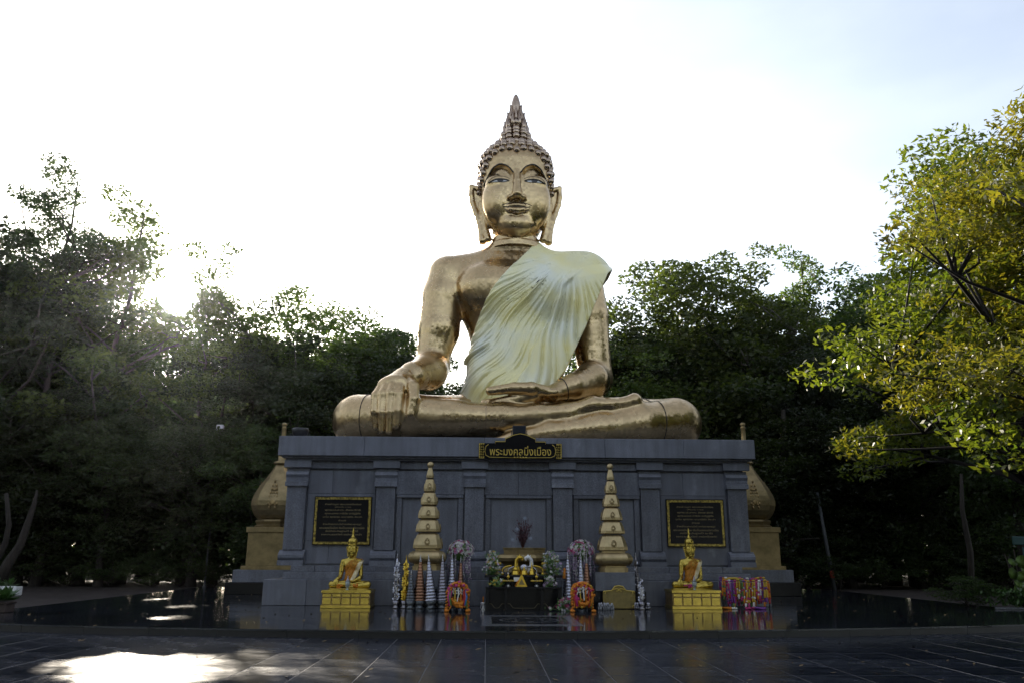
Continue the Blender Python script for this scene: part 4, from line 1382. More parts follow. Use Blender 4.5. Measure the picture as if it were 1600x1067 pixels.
def small_buddha(px, ybase, lab, lab_b, offs):
    Y = 23.25
    x0 = at(px - 39, ybase, Y - .45).x; x1 = at(px + 39, ybase, Y - .45).x
    X, w2 = (x0 + x1) / 2, (x1 - x0) / 2
    zt_ = at(px, 921.5, Y - .45).z
    b = empty('image_base', (X, Y, 0), lab_b, 'pedestal', 'gold boxes under the small Buddha images')
    MB().box(-w2, w2, -0.48, 0.48, 0.0, 0.085, 0.008).box(-w2, w2, -0.48, 0.48, zt_ - .075, zt_, 0.008).build('carcass', M['gold_paint'], b)
    MB().box(-w2 + .02, w2 - .02, -0.455, 0.455, 0.0851, zt_ - .0751).build('core', M['gold_carved_and_shade'], b)  # darker gold paints the recess shade into the gaps between panels
    n = 5
    for i in range(n):
        a = -w2 + .03 + i * (2 * w2 - .06) / n
        pw = (2 * w2 - .06) / n
        MB().box(a + .016, a + pw - .016, -0.475, -0.4555, 0.105, zt_ - .20, 0.006).build('panel', M['gold_paint'], b)
        MB().box(a + .016, a + pw - .016, -0.472, -0.4555, zt_ - .17, zt_ - .095, 0.005).build('panel', M['gold_paint'], b)
    sc = 0.0965
    P = empty('small_buddha_image', (X + 0.01, Y + 0.12, zt_ + 0.045), lab, 'statue', 'small gold Buddha images before the plinth', scale=(sc, sc, sc * 1.12))
    link('body', small_me, P)
    link('robe', small_robe, P)
    link('flame_finial', small_finial, P)
    MB().lathe([(6.2, -0.5), (6.3, -0.25), (5.9, -0.05)], 28, (0, -0.7, 0), True, 0, 1, 0.46).build('seat', M['gold_paint'], P)
    for s, c in offs[0]:
        mb = MB()
        for k in range(14):
            mb.ball((random.gauss(0, .05), random.gauss(0, .03), random.uniform(0.0, .09)), 0.028, 6, 4, m=0)
        o = mb.build('flower_bunch', M[c])
        o.location = (X + s, Y - 0.30, zt_ + .06)
        tag(o, {'marigold': 'small heap of orange red flowers by the left knee' if s < 0 else 'small heap of orange red flowers by the right knee', 'petal_pink': 'pink and white flower string across the lap of the right small image'}[c] if px < 800 else 'pink flower string at the lap of the small image by the garland rack', 'flowers')
    c = empty('glass_cup', (X + offs[1], Y - 0.36, zt_ + .002), offs[2], 'cup')
    MB().lathe([(0.05, 0), (0.055, .01), (0.03, .03), (0.03, .06), (0.06, .10), (0.066, .22), (0.06, .225)], 14).build('bowl', M['glass'], c)
    MB().lathe([(0.055, .226), (0.05, .26), (0.02, .30), (0.012, .36), (0.004, .38)], 12).build('lid', M['silver_dull'], c)


small_buddha(539.5, 952, 'small gold Buddha in orange robe below the left plaque', 'square gold base box below the left plaque', ([(-.2, 'marigold'), (.2, 'marigold')], 0.01, 'clear lidded glass cup at the knees of the left small image'))
small_buddha(1089.5, 953, 'small gold Buddha in orange robe beside the rack of garlands', 'square gold base box beside the rack of garlands', ([(-.12, 'petal_pink')], -0.02, 'clear lidded glass cup at the knees of the right small image'))

# ------------------------------------------------------------------ tall foil cones
def foil_cone(px, ytop, ybot, wpx, c, lab, tilt=0.0, Y=None, kind='ring', spike='silver'):
    Y = (Y or 23.2) - .3
    X = at(px, ybot, Y).x
    H = at(px, ytop, Y).z
    r = wpx / 2 / 55.0 * (1.3 if kind == 'ring' else 1.0)
    P = empty('foil_cone', (X, Y, 0.0), lab, 'offering cone', 'foil cones standing on the terrace')
    P.rotation_euler = (0, tilt, 0)
    ft = MB().lathe([(r * .7, 0), (r * .95, .015), (r * .55, .05), (r * .6, .10), (r * .98, .20)], 16).build('foot', M['dark_foil' if kind == 'ring' else 'silver_dull'], P)
    mb = MB()
    if kind == 'ring':
        n = max(6, int(H / 0.105)); zz = 0.20
        pr = []
        for i in range(n):
            t0, t1 = i / n, (i + 1) / n
            a, b_ = zz + (H * .86 - zz) * t0, zz + (H * .86 - zz) * t1
            ra, rb = r * (1 - .80 * t0), r * (1 - .80 * t1)
            pr += [(ra * .86, a), (ra * 1.04, a + .18 * (b_ - a)), (ra * 1.0, a + .35 * (b_ - a)), (rb * .92, b_ - .002)]
        mb.lathe(pr, 18)
    else:                                                               # twisted foil leaves up a thin column
        mb.lathe([(r * .5, .1), (r * .62, .3), (r * .55, H * .6), (r * .4, H * .85), (r * .1, H * .92)], 10)
        rr = random.Random(int(px))
        n = int(H / 0.085)
        for i in range(n):
            z = .2 + (H * .68) * i / n
            for k in range(5):
                th = rr.uniform(0, 6.28)
                rad = r * (1.0 - .25 * i / n)
                c_, s_ = math.cos(th), math.sin(th)
                mb.add([(rad * .4 * c_ - .03 * s_, rad * .4 * s_ + .03 * c_, z), (rad * .4 * c_ + .03 * s_, rad * .4 * s_ - .03 * c_, z), (rad * 1.05 * c_, rad * 1.05 * s_, z + .055), (rad * .5 * c_, rad * .5 * s_, z + .1)], [(0, 1, 2), (1, 3, 2), (0, 2, 3)])
    mb.build('cone_body', M[c], P)
    MB().lathe([(r * .17, H * .85), (r * .2, H * .87), (.008, H * .98), (.003, H)], 8).build('tip', M[spike], P)
    return P


foil_cone(618, 864, 946, 12, 'silver', 'slim silver foil column with curled leaves at the far left of the row', kind='leaf')
foil_cone(631, 866, 946, 12, 'gold_foil', 'slim yellow gold foil column with curled leaves', kind='leaf', spike='gold_foil', tilt=0.02)
foil_cone(641, 889, 944, 12, 'dark_foil', 'short dark ringed cone beside the gold foil column', Y=23.1)
foil_cone(655, 866, 944, 16, 'copper', 'ringed copper brown cone below the left tiered spire')
foil_cone(673, 865, 946, 16, 'silver', 'ringed bright silver cone leaning left below the left tiered spire', tilt=-0.07)
foil_cone(690, 865, 945, 15, 'silver_dull', 'ringed silver cone with a coppery lower half', Y=23.3)
foil_cone(705, 861, 938, 15, 'silver', 'pale lilac silver cone just left of a bouquet stem', Y=23.55)
foil_cone(719, 868, 936, 12, 'copper', 'ringed copper cone half hidden behind the left garlanded stand', Y=23.6)
foil_cone(888, 861, 940, 15, 'silver', 'ringed silver cone just right of the altar table', Y=23.4)
foil_cone(908.5, 862, 938, 13, 'silver', 'ringed silver cone in front of the right bouquet', Y=23.3)
foil_cone(917.5, 868, 936, 15, 'copper', 'ringed bronze cone right of the silver one at the right bouquet', Y=23.5)
foil_cone(1003, 902, 950, 11, 'silver', 'short silver foil column with curled leaves right of the gilt plate', Y=23.0, kind='leaf')
foil_cone(998, 862, 944, 9, 'silver_dull', 'tall thin silver wrapped column leaning by the right tiered spire', Y=23.8, kind='leaf', tilt=-0.03)

# ------------------------------------------------------------------ two round bouquets with trailing strands
def bouquet(px, lab):
    Y = 23.75
    c = at(px, 862, Y)
    P = empty('bouquet', (c.x, Y, 0), lab, 'flowers', 'round bouquets beside the altar')
    MB().lathe([(0.20, 0), (0.2, .03), (0.03, .06), (0.025, c.z - .2), (0.12, c.z - .1), (0.02, c.z - .05)], 10).build('stand', M['dark_foil'], P)
    rr = random.Random(px)
    sets = {'petal_white': MB(), 'petal_lilac': MB(), 'petal_pink': MB(), 'petal_green': MB()}
    for k in range(420):
        th = rr.uniform(0, 2 * math.pi); ph = math.acos(rr.uniform(-0.15, 1))
        rad = 0.37 * rr.uniform(.82, 1.06)
        p = Vector((rad * math.sin(ph) * math.cos(th), rad * math.sin(ph) * math.sin(th), c.z + rad * math.cos(ph) * .9))
        key = rr.choices(list(sets), (6, 2.4, 1.6, 1.3))[0]
        mb = sets[key]
        s = rr.uniform(.028, .05)
        nrm = Vector((p.x, p.y, p.z - c.z)).normalized(); t = nrm.orthogonal().normalized(); b_ = nrm.cross(t)
        for q in range(5):
            a = q * 2 * math.pi / 5 + rr.random()
            d1 = t * math.cos(a) + b_ * math.sin(a); d2 = t * math.cos(a + .75) + b_ * math.sin(a + .75)
            mb.add([p, p + d1 * s * .8 + nrm * s * .4, p + (d1 + d2) * s * .7 + nrm * s * .25, p + d2 * s * .8 + nrm * s * .4], [(0, 1, 2, 3)])
        mb.ball(p + nrm * s * .2, s * .35, 5, 3)
    MB().ball((0, 0, c.z + .02), .27, 14, 9).build('foliage_ball', M['petal_green'], P)
    for key, mb in sets.items():
        o = mb.build('blossoms', M[key], P, recalc=False); o['kind'] = 'stuff'
    mb = MB()
    for k in range(34):
        th = rr.uniform(0, 2 * math.pi); rad = rr.uniform(.16, .40)
        L = rr.uniform(.35, .9)
        n = int(L / .045)
        for i in range(n):
            mb.ball((rad * math.cos(th) + rr.gauss(0, .012), rad * math.sin(th) + rr.gauss(0, .012), c.z - .02 - i * .045), .016 * rr.uniform(.7, 1.4), 5, 3, m=(0 if rr.random() < .6 else 1))
    o = mb.build('hanging_strand', [M['petal_lilac'], M['petal_white']], P, recalc=False); o['kind'] = 'stuff'


bouquet(720, 'round pink and white bouquet with trailing strands left of the altar')
bouquet(908, 'round pink and white bouquet with trailing strands right of the altar')

# ------------------------------------------------------------------ stands smothered in marigold garlands
def garland_stand(px, lab, flip, ribbons):
    Y = 21.9
    c = at(px, 956, Y)
    P = empty('garland_stand', (c.x, Y, 0), lab, 'garland stand', 'garland draped stands on the terrace')
    H = at(px, 909, Y).z
    w = 0.27
    MB().box(-w * .75, w * .75, -.13, .13, .08, H * .48, .01).box(-w * .62, w * .62, -.10, .10, H * .48, H * .8, .01).tube([(-w * .7, -.1, .09), (-w * .7, -.1, 0)], .03, 6).tube([(w * .7, -.1, .09), (w * .7, -.1, 0)], .03, 6).tube([(-w * .7, .1, .09), (-w * .7, .1, 0)], .03, 6).tube([(w * .7, .1, .09), (w * .7, .1, 0)], .03, 6).build('stand', M['black'], P)
    arch = lambda w_, h_, dep, z0: [(-w_, dep, z0)] + [(w_ * math.cos(a), dep, h_ - w_ * .85 + w_ * .85 * math.sin(a)) for a in np.linspace(math.pi, 0, 9)] + [(w_, dep, z0)]
    for j, (ww, hh, dep, z0, c_) in enumerate(((w, H, -.10, .06, 'marigold'), (w * .93, H * .97, -.17, .12, 'marigold'), (w * .80, H * .9, -.18, H * .5, 'petal_pink'), (w * 1.02, H * .92, .06, .08, 'marigold'))):
        mb = MB(); garland_loop(mb, [(px_ + random.gauss(0, .014), py_ + random.gauss(0, .012), pz_ + random.gauss(0, .014)) for px_, py_, pz_ in arch(ww, hh, dep, z0)], .036, 52)
        tag(mb.build('garland', M[c_], P, recalc=False))
    mb = MB()
    garland_loop(mb, [(-w * .55, -.22, H * .42), (-.05, -.26, H * .28), (.1, -.27, H * .27), (w * .6, -.22, H * .40)], .05, 16)
    garland_loop(mb, [(-w * .4, -.2, H * .3), (0, -.24, H * .18), (w * .4, -.2, H * .3)], .05, 12)
    mb.build('garland', M['marigold'], P, recalc=False)
    for c_, n_b in (('marigold', 60), ('petal_yellow', 16), ('petal_pink', 14), ('petal_red', 8)):
        mb = MB()
        for q in range(n_b):
            a = random.uniform(0, math.pi); rad = random.uniform(.72, 1.12)
            if random.random() < .62: x_, z_ = w * rad * math.cos(a), H * .55 + H * .42 * rad * math.sin(a)
            else: x_, z_ = random.gauss(0, w * .45), H * random.uniform(.14, .5)
            mb.ball((x_, -.19 + random.gauss(0, .05), max(.04, z_)), random.uniform(.022, .042), 6, 4)
        mb.build('loose_blossoms', M[c_], P, recalc=False)['kind'] = 'stuff'
    for j in range(7):
        mb = MB(); xx = w * (-.85 + 1.7 * j / 6); zt0 = H * (.86 - .42 * abs(xx / w) ** 2)
        garland_tube(mb, [(xx, -.24, zt0), (xx + random.gauss(0, .02), -.27, zt0 - random.uniform(.12, .3)), (xx + random.gauss(0, .02), -.26, zt0 - random.uniform(.3, .42))], .018)
        mb.build('hanging_strand', M[('marigold', 'petal_pink', 'petal_yellow', 'petal_white', 'marigold', 'petal_red', 'petal_green')[j]], P, recalc=False)
    for s in (-1, 1):
        mb = MB(); garland_loop(mb, [(s * w, -.14, .05), (s * w * 1.12, -.24, .03), (s * w * .9, -.3, .03)], .04, 9)
        mb.build('garland_tail', M['marigold'], P, recalc=False)
    mb = MB(); rr = random.Random(px)                                    # little white jasmine cluster at the top
    for k in range(40):
        mb.ball((rr.uniform(-.16, .16), -.24 + rr.uniform(-.03, .03), H * rr.uniform(.6, .82)), .02, 5, 3)
    o = mb.build('jasmine_cluster', M['petal_white'], P, recalc=False)
    for s, c_ in ribbons:
        MB().tube([(s * w * .75, -.2, H * .75), (s * w * .85, -.27, H * .5), (s * w * .7, -.26, H * .22), (s * w * .62, -.25, H * .2)], [.02, .03, .028, .012], 6).build('ribbon', M[c_], P)


garland_stand(715, 'stand draped in orange marigold garlands with a blue ribbon', 1, [(1, 'petal_blue'), (.86, 'petal_red'), (-.9, 'petal_green'), (-1.05, 'petal_pink')])
garland_stand(909.5, 'stand draped in orange marigold garlands with a pink crown', -1, [(-1, 'petal_red'), (-.8, 'petal_pink'), (1.1, 'marigold')])

# ------------------------------------------------------------------ the altar and what stands on it
AY = 22.75
axc = at(817, 920, AY).x
zA = at(817, 898, AY - .4).z
zB = at(817, 916, AY - .55).z
al = empty('altar_table', (axc, AY, 0), 'black stepped altar table crowded with gold and silver offerings', 'altar table')
MB().box(-1.05, 1.05, -.35, .45, zA - .06, zA, .008).build('tabletop', M['black_stone'], al)
MB().box(-1.02, 1.02, -.62, -.36, zB - .05, zB, .006).build('lower_shelf', M['black_stone'], al)
for sx_ in (-1, 1):
    for yy_ in (-.56, .38):
        MB().box(sx_ * .97 - .05, sx_ * .97 + .05, yy_ - .05, yy_ + .05, 0, zB - .051, .006).build('leg', M['black_stone'], al)
for sx_ in (-.48, .48):
    MB().box(sx_ - .035, sx_ + .035, -.6, -.53, 0, zB - .051, .006).build('leg', M['black_stone'], al)
MB().box(-.93, .93, .2, .24, 0, zA - .061).build('back_panel', M['black_stone'], al)
for xa, xb in ((-.92, -.52), (-.43, .43), (.52, .92)):
    MB().tube([(xa, -.57, .17), (xa + .06, -.57, .17), (xa + .14, -.57, .07), (xa + .2, -.57, .06), (xb - .2, -.57, .06), (xb - .14, -.57, .07), (xb - .06, -.57, .17), (xb, -.57, .17)], .010, 5).build('scroll_trim', mat('dull_bronze', (.10, .085, .05), .4, .6) if xa < -.9 else bpy.data.materials['dull_bronze'], al)

# bronze moulded stand behind, with its bunch of dark dried flowers
bs = empty('bronze_stand', (at(819, 870, 23.5).x, 23.5, 0), 'bronze gold stand with rounded cushion moulding behind the altar table', 'stand')
g = lambda y: at(819, y, 23.5).z
MB().box(-.5, .5, -.3, .4, 0, g(893), .01).build('pedestal', M['black_stone'], bs)
pr = [(.62, g(893)), (.60, g(884)), (.66, g(880)), (.80, g(876)), (.84, g(871)), (.80, g(866.5)), (.68, g(864.5)), (.62, g(864)), (.64, g(858)), (.66, g(856)), (.66, g(855))]
MB().lathe(pr, 8, ph=math.pi / 8, smooth=False, sy=.6).build('cushion', M['gold_dull'], bs)
dv = empty('dried_spray', (at(817, 850, 23.4).x, 23.4, g(855)), 'spray of dark red dried flowers with pale rosettes', 'flowers')
rr = random.Random(8)
mb, mb2 = MB(), MB()
for k in range(46):
    th = rr.uniform(0, 6.28); L = rr.uniform(.3, .85); sp = rr.uniform(.05, .3)
    tip = (sp * math.cos(th), sp * math.sin(th) * .5, L)
    mb.tube([(0.02 * math.cos(th), .02 * math.sin(th), 0), (tip[0] * .5, tip[1] * .5, L * .6), tip], [.008, .006, .004], 4)
    for q in range(5):
        t = rr.uniform(.45, 1)
        p = Vector((tip[0] * t + rr.gauss(0, .025), tip[1] * t, L * t))
        d_ = Vector((rr.gauss(0, 1), rr.gauss(0, 1), rr.gauss(0, 1))).normalized() * .035
        e_ = d_.orthogonal().normalized() * .02
        mb.add([p - d_, p + e_, p + d_, p - e_], [(0, 1, 2, 3)])
mb.build('stems', mat('dried_red', (.07, .028, .035), .7, 0, .4, 10), dv, recalc=False)
for (px, py) in ((820, 809), (808.5, 826), (801, 842), (829, 840)):
    p = at(px, py, 23.32); q = p - Vector(dv.location)
    mb3 = MB()
    for k in range(9):
        a = k * 2 * math.pi / 9
        mb3.add([(q.x, q.y - .02, q.z), (q.x + .03 * math.cos(a - .3), q.y - .05, q.z + .03 * math.sin(a - .3)), (q.x + .075 * math.cos(a), q.y - .06, q.z + .075 * math.sin(a)), (q.x + .03 * math.cos(a + .3), q.y - .05, q.z + .03 * math.sin(a + .3))], [(0, 1, 2, 3)])
    mb3.ball((q.x, q.y - .05, q.z), .022, 6, 4)
    mb3.build('rosette', mat('pale_blue_petals', (.30, .34, .42), .6) if px == 820 else bpy.data.materials['pale_blue_petals'], dv, recalc=False)


def on_altar(px, py_base, Y):
    return Vector((at(px, py_base, Y).x, Y, zA))


# gold and white naga pair holding a silver disc
ng = empty('naga_pair', on_altar(818.5, 896, AY - .05), 'gold serpent and white serpent figures curling round a silver disc', 'figurine')
H = at(819, 864, AY).z - zA
zd = at(819, 886, AY).z - zA
MB().lathe([(.12, 0), (.13, .04), (.05, .10), (.05, zd - .28), (.16, zd - .22), (.17, zd - .18), (.06, zd - .16)], 14).build('gold_foot', M['gold_foil'], ng)
for s, c_ in ((-1, 'gold_foil'), (1, 'white')):
    pts = [(s * .06, 0, zd - .15), (s * .15, 0, zd - .06), (s * .21, 0, zd + .06), (s * .20, 0, zd + .2), (s * .11, -.02, zd + .28), (s * .04, -.04, zd + .24), (s * .05, -.08, zd + .18)]
    b_ = MB().tube(spline3(pts) if 0 else pts, [.05, .06, .06, .055, .06, .05, .02], 8).build('serpent', M[c_], ng)
    MB().ball((s * .09, -.05, zd + .26), .065, 8, 5, 1.1, 1, .8).tube([(s * .1, 0, zd + .29), (s * .12, .02, zd + .36)], [.03, .004], 5).tube([(s * .15, 0, zd + .27), (s * .19, .02, zd + .33)], [.025, .004], 5).build('head', M[c_], b_)
MB().lathe([(.001, -.01), (.10, -.01), (.11, 0), (.10, .012), (.001, .014)], 18).build('disc', M['silver'], ng, rot=(R(90), 0, 0), loc=(0, -.06, zd - .02))

# arched gold and silver racks left and right of it
for s, lab in ((-1, 'pair of nested gold and silver arches left of the serpent pair'), (1, 'pair of nested gold and silver arches right of the serpent pair')):
    pxs = {-1: (785, 794, 801), 1: (848, 838, 831)}[s]
    base = on_altar((pxs[0] + pxs[1]) / 2, 896, AY - .12)
    a_ = empty('arched_stand', base, lab, 'stand', 'arched offering stands on the altar')
    for i, c_ in ((0, 'gold_foil'), (1, 'silver')):
        x0 = at(pxs[i], 905, AY - .12).x - base.x; h0 = at(800, 884 + i, AY - .12).z - zA
        x1 = x0 - s * .26
        pts = [(x0, 0, 0), (x0, 0, h0 * .55)] + [(x0 + (x1 - x0) * (1 - math.cos(t)), 0, h0 * .55 + h0 * .5 * math.sin(t)) for t in np.linspace(.3, math.pi / 2, 6)]
        MB().tube(pts, .022, 8).ball((x0, 0, .03), .045, 8, 5).build('arch', M[c_], a_)

# little stupas, lamps, cones, bowls: (px, base y, top y, half width px, kind, material, label)
def stupa(px, ybase, ytop, wpx, Y, c_, lab, base_z=None):
    z0 = zA if base_z is None else base_z
    X = at(px, ybase, Y).x; H = at(px, ytop, Y).z - z0; r = wpx / 2 / 56
    P = empty('gold_stupa', (X, Y, z0), lab, 'ornament', 'small gold stupas on the altar')
    MB().lathe([(r, 0), (r, .03), (r * .86, .04), (r * .9, .10), (r * .7, .12)], 12).build('foot', M[c_], P)
    MB().lathe([(r * .72, .12), (r * .8, H * .28), (r * .62, H * .42), (r * .34, H * .55), (r * .4, H * .58), (r * .18, H * .75), (r * .05, H)], 12).build('bell', M[c_], P)


stupa(805.5, 896, 874, 13, AY - .2, 'gold_foil', 'tallest little gold stupa, left of the silver disc')
stupa(819, 896, 883, 10, AY - .25, 'gold_foil', 'short gold stupa right under the silver disc')
stupa(831, 896, 877, 9, AY - .2, 'gold_foil', 'slim gold stupa right of the silver disc')
tr = empty('brass_triangle', (at(815, 925, AY - .5).x, AY - .5, zB), 'brass triangular card holder leaning on the lower altar shelf', 'ornament')
MB().prism([(-.17, 0), (.15, 0), (0.02, .30), (-.02, .30)], -.02, .01).build('plate', M['gold_foil'], tr)
MB().prism([(-.08, .05), (.08, .05), (0, .2)], -.035, -.021).build('relief', M['gold_dull'], tr)
MB().tube([(-.17, -.05, 0.01), (-.08, -.04, .16)], .02, 6).build('stick', M['marigold'], tr)
pc = MB().box(-.10, .10, -.004, .004, 0, .11).build('paper_card', M['petal_white'], loc=(at(808.5, 918, AY - .42).x, AY - .42, zB + .13), rot=(R(-12), 0, 0))
tag(pc, 'blank white paper card leaning behind the brass triangle', 'card')
for px, lab in ((794, 'yellow edged dark bowl on the left of the lower shelf'), (838.5, 'yellow edged dark bowl on the right of the lower shelf')):
    c = empty('offering_bowl', (at(px, 922, AY - .5).x, AY - .5, zB), lab, 'bowl', 'yellow edged bowls on the lower shelf')
    MB().lathe([(.07, 0), (.075, .02), (.03, .05), (.05, .09), (.13, .13), (.14, .17), (.12, .16)], 14).build('bowl', M['dark_foil'], c)
    mb = MB(); garland_loop(mb, [(.14 * math.cos(a), .14 * math.sin(a), .15) for a in np.linspace(0, 2 * math.pi, 20)], .026, 18)
    mb.build('flower_rim', M['petal_yellow'], c, recalc=False)
    MB().ball((0, -.1, .02), .028, 8, 5).build('white_bud', M['petal_white'], c)
    MB().tube([(0, 0, .12), (0, 0, .36)], [.02, .006], 6).ball((0, 0, .25), .045, 8, 5).build('finial', M['gold_foil'], c)
# candle lamps with yellow crowns behind
for px, yt, lab in ((777, 873, 'yellow crowned candlestick at the left of the altar'), (852, 873, 'yellow crowned candlestick at the right of the altar'), (867, 867, 'gold kneeling figure holder at the right rear of the altar')):
    H = at(px, yt, AY + .1).z - zA
    c = empty('candlestick', on_altar(px, 896, AY + .1), lab, 'candlestick')
    MB().lathe([(.09, 0), (.10, .03), (.03, .07), (.025, H * .55), (.06, H * .6), (.02, H * .66)], 12).build('stem', M['gold_dull'], c)
    mb = MB(); garland_loop(mb, [(.075 * math.cos(a), .075 * math.sin(a), H * .72) for a in np.linspace(0, 2 * math.pi, 14)], .04, 13)
    mb.build('flower_crown', M['petal_yellow'], c, recalc=False)
    MB().tube([(0, 0, H * .66), (0, 0, H)], [.03, .012], 8).build('candle', M['petal_white' if px != 867 else 'gold_foil'], c)
    mb = MB(); garland_loop(mb, [(.08 * math.cos(a), .08 * math.sin(a), H * .3) for a in np.linspace(0, 2 * math.pi, 12)], .028, 11)
    mb.build('flower_ring', M['petal_yellow'], c, recalc=False)
for px, yt, w, Y, lab in ((762, 866, 8, AY + .0, 'thin silver cone at the left end of the altar'), (767.5, 866, 8, AY + .15, 'second thin silver cone from the left end of the altar'), (859, 866, 9, AY + .1, 'thin silver cone near the right end of the altar')):
    H = at(px, yt, Y).z - zA; r = w / 112
    c = empty('silver_cone', on_altar(px, 896, Y), lab, 'offering cone', 'thin silver cones on the altar')
    MB().lathe([(r * .8, 0), (r, .02), (r * .5, .05), (r, .12)], 12).build('foot', M['silver_dull'], c)
    n = 9; pr = []
    for i in range(n):
        t = i / n; a = .12 + (H - .12) * t; b_ = .12 + (H - .12) * (i + 1) / n
        pr += [(r * (1 - .9 * t), a), (r * (1.02 - .9 * t), a + .02), (r * (.9 - .9 * t), b_ - .002)]
    MB().lathe(pr, 12).build('cone_body', M['silver'], c)


# dense little arrangements of artificial flowers at both ends of the altar
def flower_clump(px, Y, z0, w, h, n, cols, lab, group=None, seed=1):
    X = at(px, 900, Y).x
    P = empty('flower_arrangement', (X, Y, z0), lab, 'flowers', group)
    rr = random.Random(seed)
    sets = {c: MB() for c in cols}
    fol = MB()
    for k in range(n):
        p = Vector((rr.gauss(0, w * .45), rr.gauss(0, w * .3), h * rr.random() ** .8))
        p.x *= (1.1 - .6 * p.z / h)
        s = rr.uniform(.018, .036)
        mb = sets[rr.choice(cols)]
        d_ = Vector((rr.gauss(0, .5), -1, rr.gauss(.3, .4))).normalized(); t = d_.orthogonal().normalized(); b_ = d_.cross(t)
        for q in range(5):
            a = q * 1.2566
            e = t * math.cos(a) + b_ * math.sin(a); f = t * math.cos(a + .8) + b_ * math.sin(a + .8)
            mb.add([p, p + e * s, p + (e + f) * s * .8 + d_ * s * .4, p + f * s], [(0, 1, 2, 3)])
        fol.tube([(p.x * .2, p.y * .2, 0), p - d_ * .01], [.006, .004], 3)
        for q in range(2):
            c = p + Vector((rr.gauss(0, .05), rr.gauss(0, .04), rr.gauss(-.03, .04)))
            e = Vector((rr.gauss(0, 1), rr.gauss(0, 1), rr.gauss(0, 1))).normalized() * .045; f = e.orthogonal().normalized() * .016
            fol.add([c - e, c + f, c + e, c - f], [(0, 1, 2, 3)])
    for c, mb in sets.items():
        if mb.v:
            o = mb.build('blossoms', M[c], P, recalc=False); o['kind'] = 'stuff'
    o = fol.build('foliage', M['petal_green'], P, recalc=False); o['kind'] = 'stuff'
    return P


flower_clump(768, AY - .15, zA, .26, .62, 70, ['petal_white', 'petal_yellow', 'petal_lilac'], 'white and yellow artificial flowers massed at the left end of the altar', seed=2)
flower_clump(862, AY - .15, zA, .30, .60, 80, ['petal_white', 'silver', 'petal_lilac'], 'white and silver artificial flowers massed at the right end of the altar', seed=3)
flower_clump(776, AY - .5, zB, .2, .22, 36, ['petal_white', 'petal_green', 'petal_yellow'], 'low green and white flowers on the lower shelf, left end', seed=4)
flower_clump(859, AY - .5, zB, .2, .26, 36, ['petal_white', 'petal_lilac'], 'low white flowers on the lower shelf, right end', seed=5)
flower_clump(773, 23.4, at(773, 864, 23.4).z - .25, .14, .3, 30, ['petal_white', 'petal_green'], 'dark green posy with white blooms left of the bronze stand', seed=6)
flower_clump(858, 23.4, at(858, 864, 23.4).z - .25, .14, .3, 30, ['petal_white', 'petal_green'], 'dark green posy with white blooms right of the bronze stand', seed=7)
for px, s in ((773, 6), (858, 7)):
    X = at(px, 900, 23.4).x; zt_ = at(px, 864, 23.4).z - .25
    o = MB().lathe([(.10, 0), (.11, .02), (.035, .05), (.03, zt_ - .15), (.07, zt_ - .08), (.06, zt_)], 10).build('flower_stand', M['dark_foil'], loc=(X, 23.4, 0))
    tag(o, 'thin dark stand under the %s posy beside the bronze stand' % ('left' if px < 800 else 'right'), 'stand', 'thin posy stands')
flower_clump(880, 22.0, 0.0, .28, .34, 70, ['petal_white', 'silver', 'petal_pink'], 'heap of small white flowers on the floor by the altar\'s right end', seed=9)
oc = empty('orange_candle', (at(878, 900, 23.0).x, 23.0, 0), 'thick orange candle on a dark stick right of the altar', 'candle')
zc = at(878, 903, 23.0).z
MB().lathe([(.08, 0), (.08, .02), (.02, .04), (.02, zc)], 10).build('stick', M['dark_foil'], oc)
MB().lathe([(.04, zc), (.042, zc + .01), (.035, at(878, 888, 23.0).z), (.005, at(878, 886, 23.0).z)], 10).build('candle', M['marigold'], oc, rot=(0, R(4), 0))

# gilt inscription plate leaning on the right pedestal
ip = empty('inscription_plate', (at(968, 948, 22.88).x, 22.88, 0), 'gilt inscription plate with scrolled top on the terrace below the right tiered spire', 'plaque')
w2 = 25 / 56; h1 = at(968, 922, 22.88).z; h2 = at(968, 913.5, 22.88).z
ip.rotation_euler = (R(-5), 0, 0)
prof_top = [(w2, h1 * .93), (w2 * .8, h1), (w2 * .45, h1 * 1.03), (w2 * .25, h2 * .97), (0, h2), (-w2 * .25, h2 * .97), (-w2 * .45, h1 * 1.03), (-w2 * .8, h1), (-w2, h1 * .93)]
MB().prism([(-w2, 0.02), (w2, 0.02)] + prof_top, -.015, .015).build('plate', mat('gilt_plate', (.20, .15, .045), .45, .5, .3, 8), ip)
mb = MB().tube([(x, -.02, z - .015) for x, z in prof_top], .014, 5)
for s in (-1, 1):
    mb.tube([(s * (w2 * .1 + .02 + .10 * math.cos(a) * (1 - a / 8)), -.02, h1 * 1.03 + .03 * math.sin(a)) for a in np.linspace(0, 5, 10)], .012, 4)
    mb.tube([(s * (w2 - .05 + .04 * math.cos(a) * (1 - a / 9)), -.02, h1 * .9 + .04 * math.sin(a)) for a in np.linspace(0, 5, 9)], .010, 4)
    mb.tube([(s * (w2 - .05 + .035 * math.cos(a)), -.02, .06 + .03 * math.sin(a)) for a in np.linspace(0, 5, 9)], .010, 4)
mb.build('scroll_border', M['leafgold'], ip)
for i in range(11):
    me_w = 1.0 if i % 3 else .8
    writing('text_line', 'พระมงคลมิ่งเมือง พระมงคลมิ่งเมือง พระมงคลมิ่งเมือง', 2 * w2 * .84 * me_w, .022, (0, -.017, h1 * .84 - i * h1 * .068), M['plaque_text'], ip)

